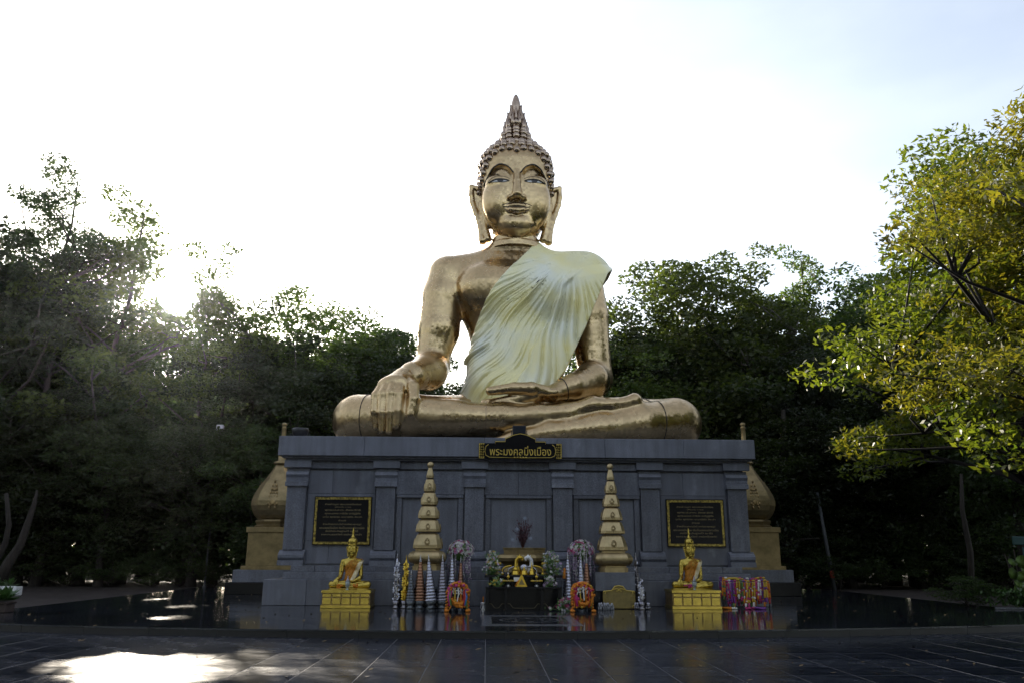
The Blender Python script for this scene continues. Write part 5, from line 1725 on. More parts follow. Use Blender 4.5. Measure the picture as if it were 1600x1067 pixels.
# tiny white and silver animal figurines in rows
fig = MB()
fig.ball((0, 0, .075), .04, 8, 5, 1.5, .8, .85).ball((-.055, 0, .115), .026, 8, 5).tube([(-.04, 0, .09), (-.06, 0, .12)], [.025, .02], 6).tube([(-.075, 0, .11), (-.095, 0, .07)], [.012, .006], 5)
for x_ in (-.04, .035):
    for y_ in (-.018, .018): fig.tube([(x_, y_, .06), (x_, y_, 0)], .011, 5)
fig.tube([(.055, 0, .085), (.075, 0, .04)], [.008, .004], 4)
fig_me = fig.mesh('animal_figurine', mat('dusty_white', (.34, .35, .38), .5), True)
fig2_me = fig_me.copy(); fig2_me.materials.clear(); fig2_me.materials.append(M['silver'])
for px, Y, me, grp, lab in [(p, 22.45, fig_me, 'white animal figurines before the gilt plate', 'tiny white animal figurine in the front row before the gilt plate') for p in (937, 941, 945, 949, 953, 957)] + \
        [(p, 22.7, fig2_me, 'silver animal figurines before the gilt plate', 'tiny silver animal figurine in the back row before the gilt plate') for p in (942, 946.5, 951.5)] + \
        [(p, 22.75, fig2_me, 'silver figurines by the short foil column', 'tiny silver figurine beside the short foil column') for p in (995, 997.5, 1011, 1014)] + \
        [(p, 22.6, fig2_me, 'silver figurines left of the altar', 'tiny silver figurine on the floor left of the altar') for p in (753, 757.5, 761)]:
    o = link('animal_figurine', me, None, (at(px, 950, Y).x, Y, 0), (0, 0, random.uniform(-.5, .5) + (1.2 if me is fig2_me else 0.9)))
    o.scale = (1.35,) * 3
    tag(o, lab, 'figurine', grp)
oo = empty('orange_candle', (at(755, 940, 22.5).x, 22.5, 0), 'short orange candle in a white holder left of the altar', 'candle')
MB().lathe([(.05, 0), (.05, .02), (.02, .04), (.02, .14), (.045, .18), (.02, .19)], 10).build('holder', M['petal_white'], oo)
MB().lathe([(.018, .19), (.016, .32), (.003, .34)], 8).build('candle', M['marigold'], oo)

# inlaid floor panel before the altar
fp = empty('floor_inlay', (0, 0, 0), 'pale granite frame with a round emblem inlaid in the terrace before the altar', 'floor inlay')
c0, c1, c2, c3 = on_ground(748, 977), on_ground(908, 977), on_ground(897, 963), on_ground(757, 963)
xa, xb = (c0.x + c3.x) / 2, (c1.x + c2.x) / 2
ya, yb = c0.y, c2.y + .4
mb = MB()
for q in ((xa, xb, ya, ya + .42), (xa, xb, yb - .28, yb), (xa, xa + .22, ya + .42, yb - .28), (xb - .22, xb, ya + .42, yb - .28)):
    mb.box(q[0], q[1], q[2], q[3], -.02, .004)
mb.build('frame_strip', mat('worn_grey_granite', (.10, .105, .12), .22, 0, .25, 8), fp)
mb = MB()
cx_, cy_ = (xa + xb) / 2, (ya + yb) / 2 + .05
ang = np.linspace(0, 2 * math.pi, 40, False)
for ri, ro in ((.62, .68), (.30, .34)):
    vs = [(cx_ + r * math.cos(a), cy_ + r * 1.1 * math.sin(a), .004) for a in ang for r in (ri, ro)]
    mb.add(vs, [(2 * i, 2 * i + 1, (2 * i + 3) % 80, (2 * i + 2) % 80) for i in range(40)])
for k in range(8):
    a = k * math.pi / 4
    q = lambda r, t: (cx_ + r * math.cos(t), cy_ + r * 1.1 * math.sin(t), .004)
    mb.add([q(.36, a), q(.48, a - .16), q(.60, a), q(.48, a + .16)], [(0, 1, 2, 3)])
mb.build('round_emblem', bpy.data.materials['worn_grey_granite'], fp)

# ------------------------------------------------------------------ the rack of flower garlands on the right
GY = 23.3
rx0, rx1 = at(1128, 950, GY).x, at(1200, 950, GY).x
rz = at(1160, 909, GY).z
rk = empty('garland_rack', ((rx0 + rx1) / 2, GY, 0), 'low metal rack hung full of bright flower garlands beside the right small image', 'rack')
hw_ = (rx1 - rx0) / 2
MB().tube([(-hw_, -.15, 0), (-hw_, -.15, rz), (hw_, -.15, rz), (hw_, -.15, 0)], .018, 6).build('front_rail', M['silver_dull'], rk)
MB().tube([(-hw_, .2, 0), (-hw_, .2, rz + .05), (hw_, .2, rz + .05), (hw_, .2, 0)], .018, 6).build('back_rail', M['silver_dull'], rk)
MB().tube([(-hw_, -.15, rz), (-hw_, .2, rz + .05)], .014, 6).tube([(hw_, -.15, rz), (hw_, .2, rz + .05)], .014, 6).build('side_rail', M['silver_dull'], rk)
rr = random.Random(21)
names = {'marigold': 'orange marigold', 'petal_pink': 'magenta', 'petal_yellow': 'yellow', 'petal_violet': 'violet', 'petal_red': 'dark red', 'petal_white': 'white and cream'}
order = ['marigold', 'petal_pink', 'petal_white', 'petal_violet', 'petal_pink', 'petal_yellow', 'petal_green', 'petal_violet', 'marigold', 'petal_yellow', 'petal_red', 'petal_yellow', 'petal_pink', 'petal_white', 'petal_violet', 'petal_yellow', 'marigold']
names['petal_green'] = 'leaf green'
tails = {'petal_pink': 'pink', 'marigold': 'orange', 'petal_red': 'red', 'petal_white': 'white', 'petal_green': 'green', 'petal_violet': 'violet'}
used_l = set()
for layer in (0, 1):
    for i, c_ in enumerate(order):
        if layer: c_ = order[(i * 5 + 3) % len(order)]
        x = rx0 + (i + .5 + (.4 if layer else 0)) * (rx1 - rx0) / len(order) + rr.uniform(-.015, .015)
        y0 = GY - .15 if layer == 0 else GY + .2
        zt_ = rz if layer == 0 else rz + .05
        row = 'front' if layer == 0 else 'back'
        tk = list(tails); rr.shuffle(tk)
        for tc_ in tk:
            for size, lo, hi in rr.sample([('long', .52, .62), ('short', .30, .46)], 2):
                lab = '%s %s flower garland with %s tail on the %s rail of the rack' % (size, names[c_], tails[tc_], row)
                if lab not in used_l and tc_ != c_: break
            else: continue
            break
        used_l.add(lab)
        L = min(rr.uniform(lo, hi), zt_ - .14)
        w_ = rr.uniform(.026, .036)
        mb = MB()
        for s in (-1, 1):
            z, mi = 0.0, 0
            if s > 0: garland_tube(mb, [(w_ * math.cos(a), .0, .02 + .03 * math.sin(a)) for a in np.linspace(0, math.pi, 5)], .026, 0)
            while z > -L + .03:
                z2 = max(-L, z - (rr.uniform(.10, .26) if mi == 0 else rr.uniform(.03, .07)))
                garland_tube(mb, [(s * w_ + rr.uniform(-.006, .006), -.005, z), (s * w_ * (1 + .2 * rr.random()), -.008, z2)], .026 * rr.uniform(.85, 1.15), mi)
                z, mi = z2, 1 - mi
        garland_tube(mb, [(w_ * .3, -.01, -L), (0, -.015, -L - .05), (0, -.015, -L - .12)], .03, 1)
        o = mb.build('flower_garland', [M[c_], M[tc_]], recalc=False)
        o.location = (x, y0 - .024 - (rr.uniform(0, .07) if layer == 0 else 0), zt_ + rr.uniform(-.03, .035))
        o.rotation_euler = (rr.uniform(-.05, .12), rr.uniform(-.09, .09), rr.uniform(-.6, .6))
        tag(o, lab, 'garland', 'garlands hung on the %s rail of the rack' % row)
for k, (px, c_, t_, nm) in enumerate(((1135, 'marigold', 'petal_white', 'orange'), (1168, 'petal_pink', 'marigold', 'magenta'), (1187, 'petal_violet', 'petal_pink', 'violet'))):
    mb = MB(); p = at(px, 950, GY - .3)
    pts = [(.13 * math.cos(a) + .02 * math.sin(3 * a), .06 * math.sin(a), .03 + .012 * math.sin(2 * a)) for a in np.linspace(.3, 6.1, 16)]
    garland_tube(mb, pts, .028); garland_tube(mb, [pts[-1], (.20, -.03, .03), (.27, -.02, .02)], .03, 1)
    o = mb.build('flower_garland', [M[c_], M[t_]], recalc=False, loc=(p.x, GY - .36, 0), rot=(0, 0, k * 1.3))
    tag(o, '%s flower garland fallen on the floor before the rack' % nm, 'garland')
hb = empty('hand_of_bananas', (at(1147, 908, GY).x, GY + .02, rz + .06), 'pale yellow bunch of bananas lying on the garland rack', 'fruit')
for k in range(4):
    MB().tube([(-.25, .03 * k, .0), (-.12, .03 * k, .04), (.08, .03 * k, .045), (.25, .03 * k, .02)], [.012, .03, .03, .01], 7).build('banana', M['petal_yellow'], hb)

# ------------------------------------------------------------------ left edge: planter boxes; lamp pole; right edge plant
M['plant_leaf'] = mat('waxy_leaf', (0.06, 0.13, 0.03), 0.4, 0, 0.3, 5)
M['trough'] = mat('dark_trough', (0.05, 0.035, 0.03), 0.7, 0, 0.3, 6)


def leaf_tuft(mb, c, n, L, w, rr):
    for k in range(n):
        th = rr.uniform(0, 6.28); el = rr.uniform(.2, 1.3)
        d_ = Vector((math.cos(th) * math.cos(el), math.sin(th) * math.cos(el), math.sin(el)))
        t = Vector((-math.sin(th), math.cos(th), 0)) * w
        p = Vector(c) + d_ * L * .15
        mb.add([p, p + d_ * L * .5 + t, p + d_ * L + Vector((0, 0, -.15 * L)), p + d_ * L * .5 - t], [(0, 1, 2, 3)])


rr = random.Random(4)
pt = empty('planter', tuple(on_ground(12, 930) - Vector((0.2, 0, 0))), 'white ribbed planter with leafy seedlings at the left edge of the court', 'planter')
mb = MB()
for k in range(9):
    mb.tube([(-.5 + k * .125, -.2, .02), (-.5 + k * .125, -.22, .32)], .055, 6)
mb.box(-.56, .56, -.2, .2, 0, .30, .02).build('box', M['white'], pt)
mb = MB(); [leaf_tuft(mb, (rr.uniform(-.5, .4), rr.uniform(-.1, .1), .3), 10, .32, .06, rr) for _ in range(9)]
mb.build('seedlings', M['plant_leaf'], pt, recalc=False)
pt2 = empty('planter', tuple(on_ground(2, 956) - Vector((0.25, 0, 0))), 'dark trough planter cut off by the left edge of the picture', 'planter')
MB().box(-.6, .45, -.2, .2, 0, .2, .015).box(-.62, .47, -.22, .22, .2, .25, .01).build('box', M['trough'], pt2)
mb = MB(); [leaf_tuft(mb, (rr.uniform(-.5, .35), rr.uniform(-.1, .1), .25), 10, .4, .07, rr) for _ in range(9)]
mb.build('seedlings', M['plant_leaf'], pt2, recalc=False)

LY = 36.2
M['pole'] = mat('grey_pole', (0.06, 0.065, 0.07), 0.6)
lp = empty('lamp_pole', (at(321, 900, LY).x, LY, 0), 'thin grey lamp pole with a small white floodlight in front of the left woods', 'lamp')
ht = at(321, 672, LY).z
MB().lathe([(.09, -.02), (.09, .05), (.04, .08), (.03, ht - .1), (.025, ht)], 10).build('pole', M['pole'], lp)
MB().box(-.15, .15, -.1, .1, ht, ht + .26, .02).build('lamp_head', mat('pale_lamp', (.4, .42, .45), .4), lp)
PX = at(1290, 900, 36.0)
po = empty('leaning_post', (at(1303, 912, 36).x, 36.0, 0), 'thin leaning grey post with a red band near its foot', 'post')
po.rotation_euler = (0, R(-5), 0)
ht = at(1290, 768, 36).z
MB().lathe([(.09, -.05), (.08, ht * .5), (.06, ht)], 10).build('shaft', M['pole'], po)
MB().lathe([(.105, .5), (.105, .8)], 10).build('red_band', mat('red_band', (.35, .05, .03), .6), po)

# round-leaved plant and teal boards at the right edge
pw = on_ground(1592, 950)
pp = empty('round_leaved_plant', (pw.x + .35, pw.y + .3, 0), 'plant with large round green leaves at the right edge of the picture', 'plant')
rr = random.Random(14)
mb = MB()
for k in range(7):
    a = rr.uniform(0, 6.28); mb.tube([(0, 0, 0), (.12 * math.cos(a), .12 * math.sin(a), .5), (.3 * math.cos(a), .25 * math.sin(a), rr.uniform(.9, 1.7))], [.03, .022, .012], 6)
mb.build('stem', M['trough'], pp)
M['round_leaf'] = mat('round_leaf_green', (0.14, 0.24, 0.05), 0.45, 0, 0.2, 4)
for (px, py, r) in ((1582, 895, .17), (1582, 878, .13), (1597, 877, .19), (1596, 900, .15), (1592, 912, .14), (1600, 915, .16), (1604, 890, .2), (1608, 868, .18), (1588, 920, .12)):
    p = at(px, py, pp.location.y - .25) - Vector(pp.location)
    nrm = Vector((rr.gauss(0, .35), -1, rr.gauss(.2, .3))).normalized(); t = nrm.orthogonal().normalized(); b_ = nrm.cross(t)
    rim = [p + (t * math.cos(a) + b_ * math.sin(a)) * r * (1 - .12 * (abs(a - math.pi) < .2)) + nrm * .02 for a in np.linspace(0, 2 * math.pi, 14, False)]
    mb = MB().add([p] + rim + [p - nrm * .008], [(0, 1 + i, 1 + (i + 1) % 14) for i in range(14)] + [(15, 1 + (i + 1) % 14, 1 + i) for i in range(14)], True)
    mb.tube([p, p * .6 + Vector((0, .05, -.1))], [.008, .01], 4)
    mb.build('leaf', M['round_leaf'], pp, recalc=False)
hd = on_ground(1590, 952)
mb = MB()
for _ in range(420):
    c = (rr.gauss(0, .5), rr.gauss(0, .25), rr.uniform(0, .45))
    leaf_tuft(mb, c, 2, .16, .035, rr)
hedge = mb.build('low_hedge', M['plant_leaf'], loc=(hd.x + .6, hd.y + .6, 0), recalc=False)
tag(hedge, 'low dark green clipped hedge at the right edge of the terrace', 'hedge')
MB().box(-1.1, 1.1, -.42, -.36, 0, .05, .01).build('kerb', M['granite_light'], hedge)
tb = at(1595, 845, 27.5)
sg = empty('direction_sign', (tb.x + .25, 27.5, 0), 'dark teal direction boards on a post at the right edge of the picture', 'sign')
teal = mat('teal_board', (0.02, 0.09, 0.09), 0.5)
MB().box(-.05, .05, .02, .10, 0, tb.z + .25).build('post', M['black'], sg)
MB().box(-.55, .55, -.03, .019, tb.z - .12, tb.z + .16, .02).build('board', teal, sg)
MB().box(-.25, .85, -.03, .019, tb.z - .50, tb.z - .20, .02).build('board', teal, sg)

# fallen leaves on the plaza and terrace
rr = random.Random(77)
mb = MB()
for k in range(420):
    if k < 90: x, y, z = rr.uniform(-8, 10), rr.uniform(11.0, 16.2), -.147
    else: x, y, z = rr.uniform(-11, 14), rr.uniform(17.3, 34), .003
    a = rr.uniform(0, 6.28); L = rr.uniform(.03, .07); d_ = Vector((math.cos(a), math.sin(a), 0)) * L; t = Vector((-math.sin(a), math.cos(a), 0)) * L * .4
    p = Vector((x, y, z))
    mb.add([p - d_, p + t + Vector((0, 0, .012)), p + d_ + Vector((0, 0, .02)), p - t + Vector((0, 0, .006))], [(0, 1, 2, 3)])
o = mb.build('fallen_leaves', mat('dry_leaf', (0.14, 0.09, 0.03), 0.8, 0, 0.5, 3), recalc=False); tag(o, 'scattered dry leaves on the floor', None, None, 'stuff')
# ------------------------------------------------------------------ trees
def leaf_mat(name, c1, c2, trans, mixf=0.45, rough=0.45, vary=(0.62, 1.35)):
    m = bpy.data.materials.new(name); m.use_nodes = True
    nt = m.node_tree
    b = nt.nodes['Principled BSDF']; out = nt.nodes['Material Output']
    b.inputs['Roughness'].default_value = rough
    b.inputs['Specular IOR Level'].default_value = 0.4
    g = nt.nodes.new('ShaderNodeNewGeometry')
    n = nt.nodes.new('ShaderNodeTexNoise'); n.inputs['Scale'].default_value = 0.7; n.inputs['Detail'].default_value = 3
    nt.links.new(g.outputs['Position'], n.inputs['Vector'])
    ad = nt.nodes.new('ShaderNodeMath'); ad.operation = 'MULTIPLY_ADD'; ad.inputs[1].default_value = 0.5; 
    nt.links.new(g.outputs['Random Per Island'], ad.inputs[0])
    mr = nt.nodes.new('ShaderNodeMapRange'); mr.inputs[1].default_value = 0.35; mr.inputs[2].default_value = 0.65; mr.inputs[4].default_value = 0.5
    nt.links.new(n.outputs[0], mr.inputs[0]); nt.links.new(mr.outputs[0], ad.inputs[2])
    mx0 = nt.nodes.new('ShaderNodeMix'); mx0.data_type = 'RGBA'
    mx0.inputs[6].default_value = (*c1, 1); mx0.inputs[7].default_value = (*c2, 1)
    nt.links.new(ad.outputs[0], mx0.inputs[0])
    oi = nt.nodes.new('ShaderNodeObjectInfo')                            # every tree its own green
    o2 = nt.nodes.new('ShaderNodeMapRange'); o2.inputs[3].default_value = vary[0]; o2.inputs[4].default_value = vary[1]
    nt.links.new(oi.outputs['Random'], o2.inputs[0])
    o3 = nt.nodes.new('ShaderNodeMapRange'); o3.inputs[3].default_value = 0.485; o3.inputs[4].default_value = 0.515
    nt.links.new(oi.outputs['Random'], o3.inputs[0])
    mx = nt.nodes.new('ShaderNodeHueSaturation')
    nt.links.new(mx0.outputs[2], mx.inputs['Color']); nt.links.new(o2.outputs[0], mx.inputs['Value']); nt.links.new(o3.outputs[0], mx.inputs['Hue'])
    nt.links.new(mx.outputs[0], b.inputs['Base Color'])
    t = nt.nodes.new('ShaderNodeBsdfTranslucent')
    s = nt.nodes.new('ShaderNodeVectorMath'); s.operation = 'MULTIPLY'; s.inputs[1].default_value = trans
    nt.links.new(mx.outputs[0], s.inputs[0]); nt.links.new(s.outputs[0], t.inputs['Color'])
    ms = nt.nodes.new('ShaderNodeMixShader'); ms.inputs[0].default_value = mixf
    nt.links.new(b.outputs[0], ms.inputs[1]); nt.links.new(t.outputs[0], ms.inputs[2]); nt.links.new(ms.outputs[0], out.inputs['Surface'])
    return m


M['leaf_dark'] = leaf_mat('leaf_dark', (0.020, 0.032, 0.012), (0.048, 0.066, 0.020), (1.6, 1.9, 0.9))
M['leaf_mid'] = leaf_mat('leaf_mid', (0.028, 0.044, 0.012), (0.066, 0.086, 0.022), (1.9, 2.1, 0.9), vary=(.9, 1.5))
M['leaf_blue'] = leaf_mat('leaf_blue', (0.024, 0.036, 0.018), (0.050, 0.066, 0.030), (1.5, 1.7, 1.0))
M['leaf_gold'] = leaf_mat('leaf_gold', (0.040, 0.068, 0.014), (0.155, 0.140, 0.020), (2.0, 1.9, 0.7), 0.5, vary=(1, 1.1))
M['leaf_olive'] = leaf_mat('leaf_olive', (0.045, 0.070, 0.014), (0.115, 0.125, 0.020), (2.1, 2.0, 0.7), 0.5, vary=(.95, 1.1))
M['bark'] = mat('bark', (0.034, 0.028, 0.022), 0.9, 0, 0.4, 3, 0.6, 12, stretch=(4, 4, .6))
M['bark_dark'] = mat('dark_bark', (0.016, 0.013, 0.011), 0.9, 0, 0.4, 3, 0.6, 12, stretch=(4, 4, .6))
M['bark_pale'] = mat('pale_bark', (0.075, 0.066, 0.058), 0.85, 0, 0.35, 3, 0.5, 12, stretch=(4, 4, .6))


def crown_points(rg, kind):
    """cluster centres and radii for one tree of nominal size"""
    k = kind
    H, R_, zb = k['H'], k['R'], k['zb']
    c = []
    tries = 0
    if 'boughs' in k:                                                   # boughs set spirally up the stem, foliage in flat sprays along each
        nb = k['boughs']
        for b in range(nb):
            t = (b + rg.uniform(0, .6)) / nb
            az = b * 2.39996 + rg.normal() * .25
            z0 = zb + (H * .80 - zb) * t ** 0.9
            L = R_ * (1.05 - .62 * t ** 1.6) * rg.uniform(.62, 1.18)
            rise = L * (rg.uniform(.12, .45) + .45 * t)
            dr = k.get('bend', .5) * L * rg.uniform(.5, 1.2)
            bend = rg.normal() * .35
            for s_ in np.linspace(.28, 1.0, k['spray']):
                a = az + bend * s_ * s_
                p = np.array([math.cos(a) * L * s_, math.sin(a) * L * s_, z0 + rise * s_ - dr * s_ ** 3 * .55])
                p += rg.normal(size=3) * np.array([.28, .28, .22]) * (R_ / 5)
                p[2] = min(p[2], H * 1.02)
                c.append((p, rg.uniform(*k['cr']) * (1.12 - .45 * abs(s_ - .6))))
        lx_, ly_ = k.get('lean', (0, 0))
        for q in range(12):
            c.append((np.array([lx_ + rg.normal() * .55, ly_ + rg.normal() * .55, H * (.72 + .25 * q / 11)]), rg.uniform(*k['cr']) * .85))
        return c
    while len(c) < k['clusters'] and tries < 6000:
        tries += 1
        u = rg.normal(size=3); u /= np.linalg.norm(u)
        rr = rg.uniform(k.get('hollow', 0.25), 1.0) ** 0.6
        p = u * rr
        zc = (H + zb) / 2
        q = np.array([p[0] * R_, p[1] * R_, zc + p[2] * (H - zb) / 2])
        # lobes: the outline swells and shrinks round the crown
        lob = 0.78 + 0.22 * math.sin(3 * math.atan2(p[1], p[0]) + k['ph'] + 2.3 * p[2]) + 0.10 * math.sin(5 * p[2] + k['ph'] * 2)
        q[:2] *= lob * k['taper'](p[2])
        c.append((q, rg.uniform(*k['cr'])))
    return c


def make_leaves(rg, cl, k):
    C, L = [], []
    for q, r in cl:
        n = max(3, int(k['leaves'] * (r / np.mean(k['cr'])) ** 2 * rg.uniform(0.6, 1.3)))
        d = rg.normal(size=(n, 3)); d /= np.linalg.norm(d, axis=1)[:, None]
        rad = r * rg.uniform(0.25, 1, n) ** 0.5
        p = q + d * rad[:, None] * np.array([1, 1, k.get('flat', 0.45)])
        C.append(p)
    P = np.concatenate(C); n = len(P)
    u = rg.normal(size=(n, 3)); u[:, 2] = u[:, 2] * 0.5 - k.get('droop', 0.25)
    u /= np.linalg.norm(u, axis=1)[:, None]
    w = np.cross(u, rg.normal(size=(n, 3))); w /= np.linalg.norm(w, axis=1)[:, None]
    nn = np.cross(u, w)
    ln = (k['leaf'] * rg.uniform(0.6, 1.25, n))[:, None]; wd = ln * k['asp']
    V = np.stack([P - u * ln * .5, P + w * wd * .5 + nn * wd * .12, P + u * ln * .5, P - w * wd * .5 + nn * wd * .12], 1)
    return V


TRUNK = {}


def trunk_mesh(name, rg, k, cl, material):
    mb = MB()
    H, zb, r0 = k['H'], k['zb'], k['r0']
    top = np.array([rg.normal() * .5, rg.normal() * .5, H * (0.93 if 'boughs' in k else 0.80)]) + np.array([*k.get('lean', (0, 0)), 0])
    ax = [np.array([0, 0, -0.15])]
    n = 9
    for i in range(1, n):
        t = i / (n - 1)
        ax.append(np.array([top[0] * t ** 1.3, top[1] * t ** 1.3, top[2] * t]) + np.array([rg.normal() * .12, rg.normal() * .12, 0]) * (t < 1))
    rad = [r0 * (1.35 if i == 0 else 1) * (1 - .86 * i / (n - 1)) for i in range(n)]
    mb.tube(ax, rad, 8)
    cuts = [(len(mb.v), len(mb.f))]

    def on_axis(z):
        t = min(max(z / top[2], 0.02), 0.999) * (n - 1); j = int(t); f = t - j
        return ax[j] * (1 - f) + ax[min(j + 1, n - 1)] * f, rad[j] * (1 - f) + rad[min(j + 1, n - 1)] * f
    order = sorted(range(len(cl)), key=lambda i: np.hypot(*cl[i][0][:2]), reverse=True)
    limbs = []
    for i in order[:k['limbs']]:
        q = cl[i][0]
        z0 = max(zb * 0.8, min(q[2] - np.hypot(q[0], q[1]) * rg.uniform(.5, .9), top[2] * .95))
        a, ra = on_axis(z0)
        mid = a * .5 + q * .5 + np.array([rg.normal() * .4, rg.normal() * .4, .35 + rg.normal() * .2])
        pts = [a, a * .72 + mid * .28 + np.array([0, 0, .1]), mid, mid * .45 + q * .55 + rg.normal(size=3) * .12, q]
        r1 = min(ra * .45, .04 + .008 * np.linalg.norm(q - a))
        mb.tube(pts, [r1, r1 * .85, r1 * .6, r1 * .4, r1 * .15], 6)
        limbs.append(pts)
        cuts.append((len(mb.v), len(mb.f)))
    for i in order[k['limbs']:k['limbs'] + k['twigs']]:
        q = cl[i][0]
        best = min((p for L in limbs for p in L[1:4]), key=lambda p: np.linalg.norm(p - q) + (2 if p[2] > q[2] else 0))
        m_ = best * .5 + q * .5 + rg.normal(size=3) * .18
        mb.tube([best, m_, q], [.045, .03, .010], 5)
        cuts.append((len(mb.v), len(mb.f)))
    TRUNK[name] = (mb, cuts)
    return mb.mesh(name, material)


full = lambda z: math.sqrt(max(0.15, 1 - 0.35 * max(0, z)))
cone_ = lambda z: 0.95 - 0.35 * z
KINDS = {
    'dense': dict(H=15, R=4.6, zb=2.2, clusters=150, cr=(0.8, 1.5), leaves=170, leaf=0.26, asp=0.5, r0=0.26, limbs=16, twigs=26, taper=full, ph=0.3, leafm='leaf_dark', bark='bark'),
    'dense_wide': dict(H=15, R=5.4, zb=3.2, clusters=150, cr=(0.8, 1.6), leaves=170, leaf=0.25, asp=0.5, r0=0.30, limbs=16, twigs=26, taper=full, ph=1.9, leafm='leaf_mid', bark='bark'),
    'dense_loose': dict(H=15, R=5.2, zb=2.6, boughs=22, spray=6, clusters=0, cr=(0.75, 1.3), leaves=150, leaf=0.25, asp=0.5, r0=0.24, limbs=22, twigs=30, taper=full, ph=4.0, leafm='leaf_blue', bark='bark', flat=.5),
    'airy': dict(H=16, R=4.4, zb=5.0, boughs=16, spray=5, clusters=0, cr=(0.6, 1.1), leaves=170, leaf=0.22, asp=0.5, r0=0.20, limbs=18, twigs=34, taper=full, ph=2.2, leafm='leaf_mid', bark='bark_pale', flat=.55),
    'tall_airy': dict(H=22, R=4.6, zb=9.5, boughs=18, spray=5, clusters=0, cr=(0.6, 1.15), leaves=170, leaf=0.22, asp=0.5, r0=0.24, limbs=20, twigs=34, taper=full, ph=5.1, leafm='leaf_blue', bark='bark', lean=(-0.8, 0), flat=.55),
    'bush': dict(H=4.6, R=2.6, zb=0.2, clusters=60, cr=(0.5, 0.9), leaves=110, leaf=0.20, asp=0.5, r0=0.07, limbs=10, twigs=14, taper=cone_, ph=0.9, leafm='leaf_dark', bark='bark'),
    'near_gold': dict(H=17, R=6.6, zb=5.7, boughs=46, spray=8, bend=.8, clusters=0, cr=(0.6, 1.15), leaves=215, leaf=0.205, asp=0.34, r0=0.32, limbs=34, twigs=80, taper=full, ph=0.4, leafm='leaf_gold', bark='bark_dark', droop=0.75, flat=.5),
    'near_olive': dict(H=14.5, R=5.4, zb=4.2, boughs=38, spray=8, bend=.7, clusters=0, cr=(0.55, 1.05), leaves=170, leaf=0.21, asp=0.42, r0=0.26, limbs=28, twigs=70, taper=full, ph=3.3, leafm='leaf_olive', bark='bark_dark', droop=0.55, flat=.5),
}
ARR = {}
for i, (kn, k) in enumerate(KINDS.items()):
    rg = np.random.default_rng(100 + i)
    cl = crown_points(rg, k)
    if kn == 'near_olive':                                              # a long loose bough reaching out to the left
        for t in np.linspace(0, 1, 44):
            cl.append((np.array([-1.6 - 3.7 * t + rg.normal() * .4, -1.0 + rg.normal() * .6, 11.4 + 2.6 * t + rg.normal() * (.9 - .45 * t) - 1.2 * t * t]), rg.uniform(.5, .9) * (1 - .3 * t)))
    if kn == 'near_gold':
        for t in np.linspace(0, 1, 18):
            cl.append((np.array([-2.5 - 1.2 * t + rg.normal() * .5, -1.5 + rg.normal() * .6, 6.2 - 2.0 * t + rg.normal() * .7]), rg.uniform(.5, .85)))
    V = make_leaves(rg, cl, k)
    ARR[kn] = dict(V=V, trunk=trunk_mesh(kn + '_trunk', rg, k, cl, M[k['bark']]))
    F = np.arange(len(V) * 4).reshape(-1, 4)
    ARR[kn]['crown'] = mesh_np(kn + '_crown', V.reshape(-1, 3), F, M[k['leafm']], smooth=False)
print('leaf quads', {k: len(v['V']) for k, v in ARR.items()})

# gap in the leaves that lets the evening sun through to the plaza
SD = np.array(SUN_DIR)


def in_beam(W):
    """leaves whose shadow would fall on the lit patches of the floor"""
    z0 = np.where(W[:, 1] > 0, -0.15, -0.15)
    hit = W - SD * ((W[:, 2] - z0) / SD[2])[:, None]
    x, y = hit[:, 0], hit[:, 1]
    wob = 0.26 * np.sin(2.1 * x + 1.3 * y) + 0.24 * np.sin(3.7 * y - 1.1 * x + 1.0) + 0.24 * np.sin(6.1 * x + 2 * y) * np.sin(4.3 * y - x) + 0.2 * np.sin(9.3 * y + 3 * x) * np.sin(5.1 * x) - .25 * np.exp(-((x + 4.4) / 1.6) ** 2 - ((y - 12.4) / .9) ** 2)
    a = ((x + 3.3) / 3.3) ** 2 + ((y - 12.6) / 1.7) ** 2 + wob < 1
    b = ((x + 8.1) / .55) ** 2 + ((y - 23.0) / .8) ** 2 < 1
    c = ((x + 6.9) / .6) ** 2 + ((y - 19.0) / .55) ** 2 < 1
    d = ((x + 10.3) / .35) ** 2 + ((y - 26.5) / .7) ** 2 < 1
    return a | b | c | d


def cam_gap(W):
    """the bright hole round the sun itself, as it is among the boughs"""
    d = W - np.array(CAM)
    d /= np.linalg.norm(d, axis=1)[:, None]
    a = np.degrees(np.arccos(np.clip(d @ SD, -1, 1)))
    return a < 1.25 + 0.35 * np.sin(W[:, 0] * 2.1 + W[:, 2] * 1.7)


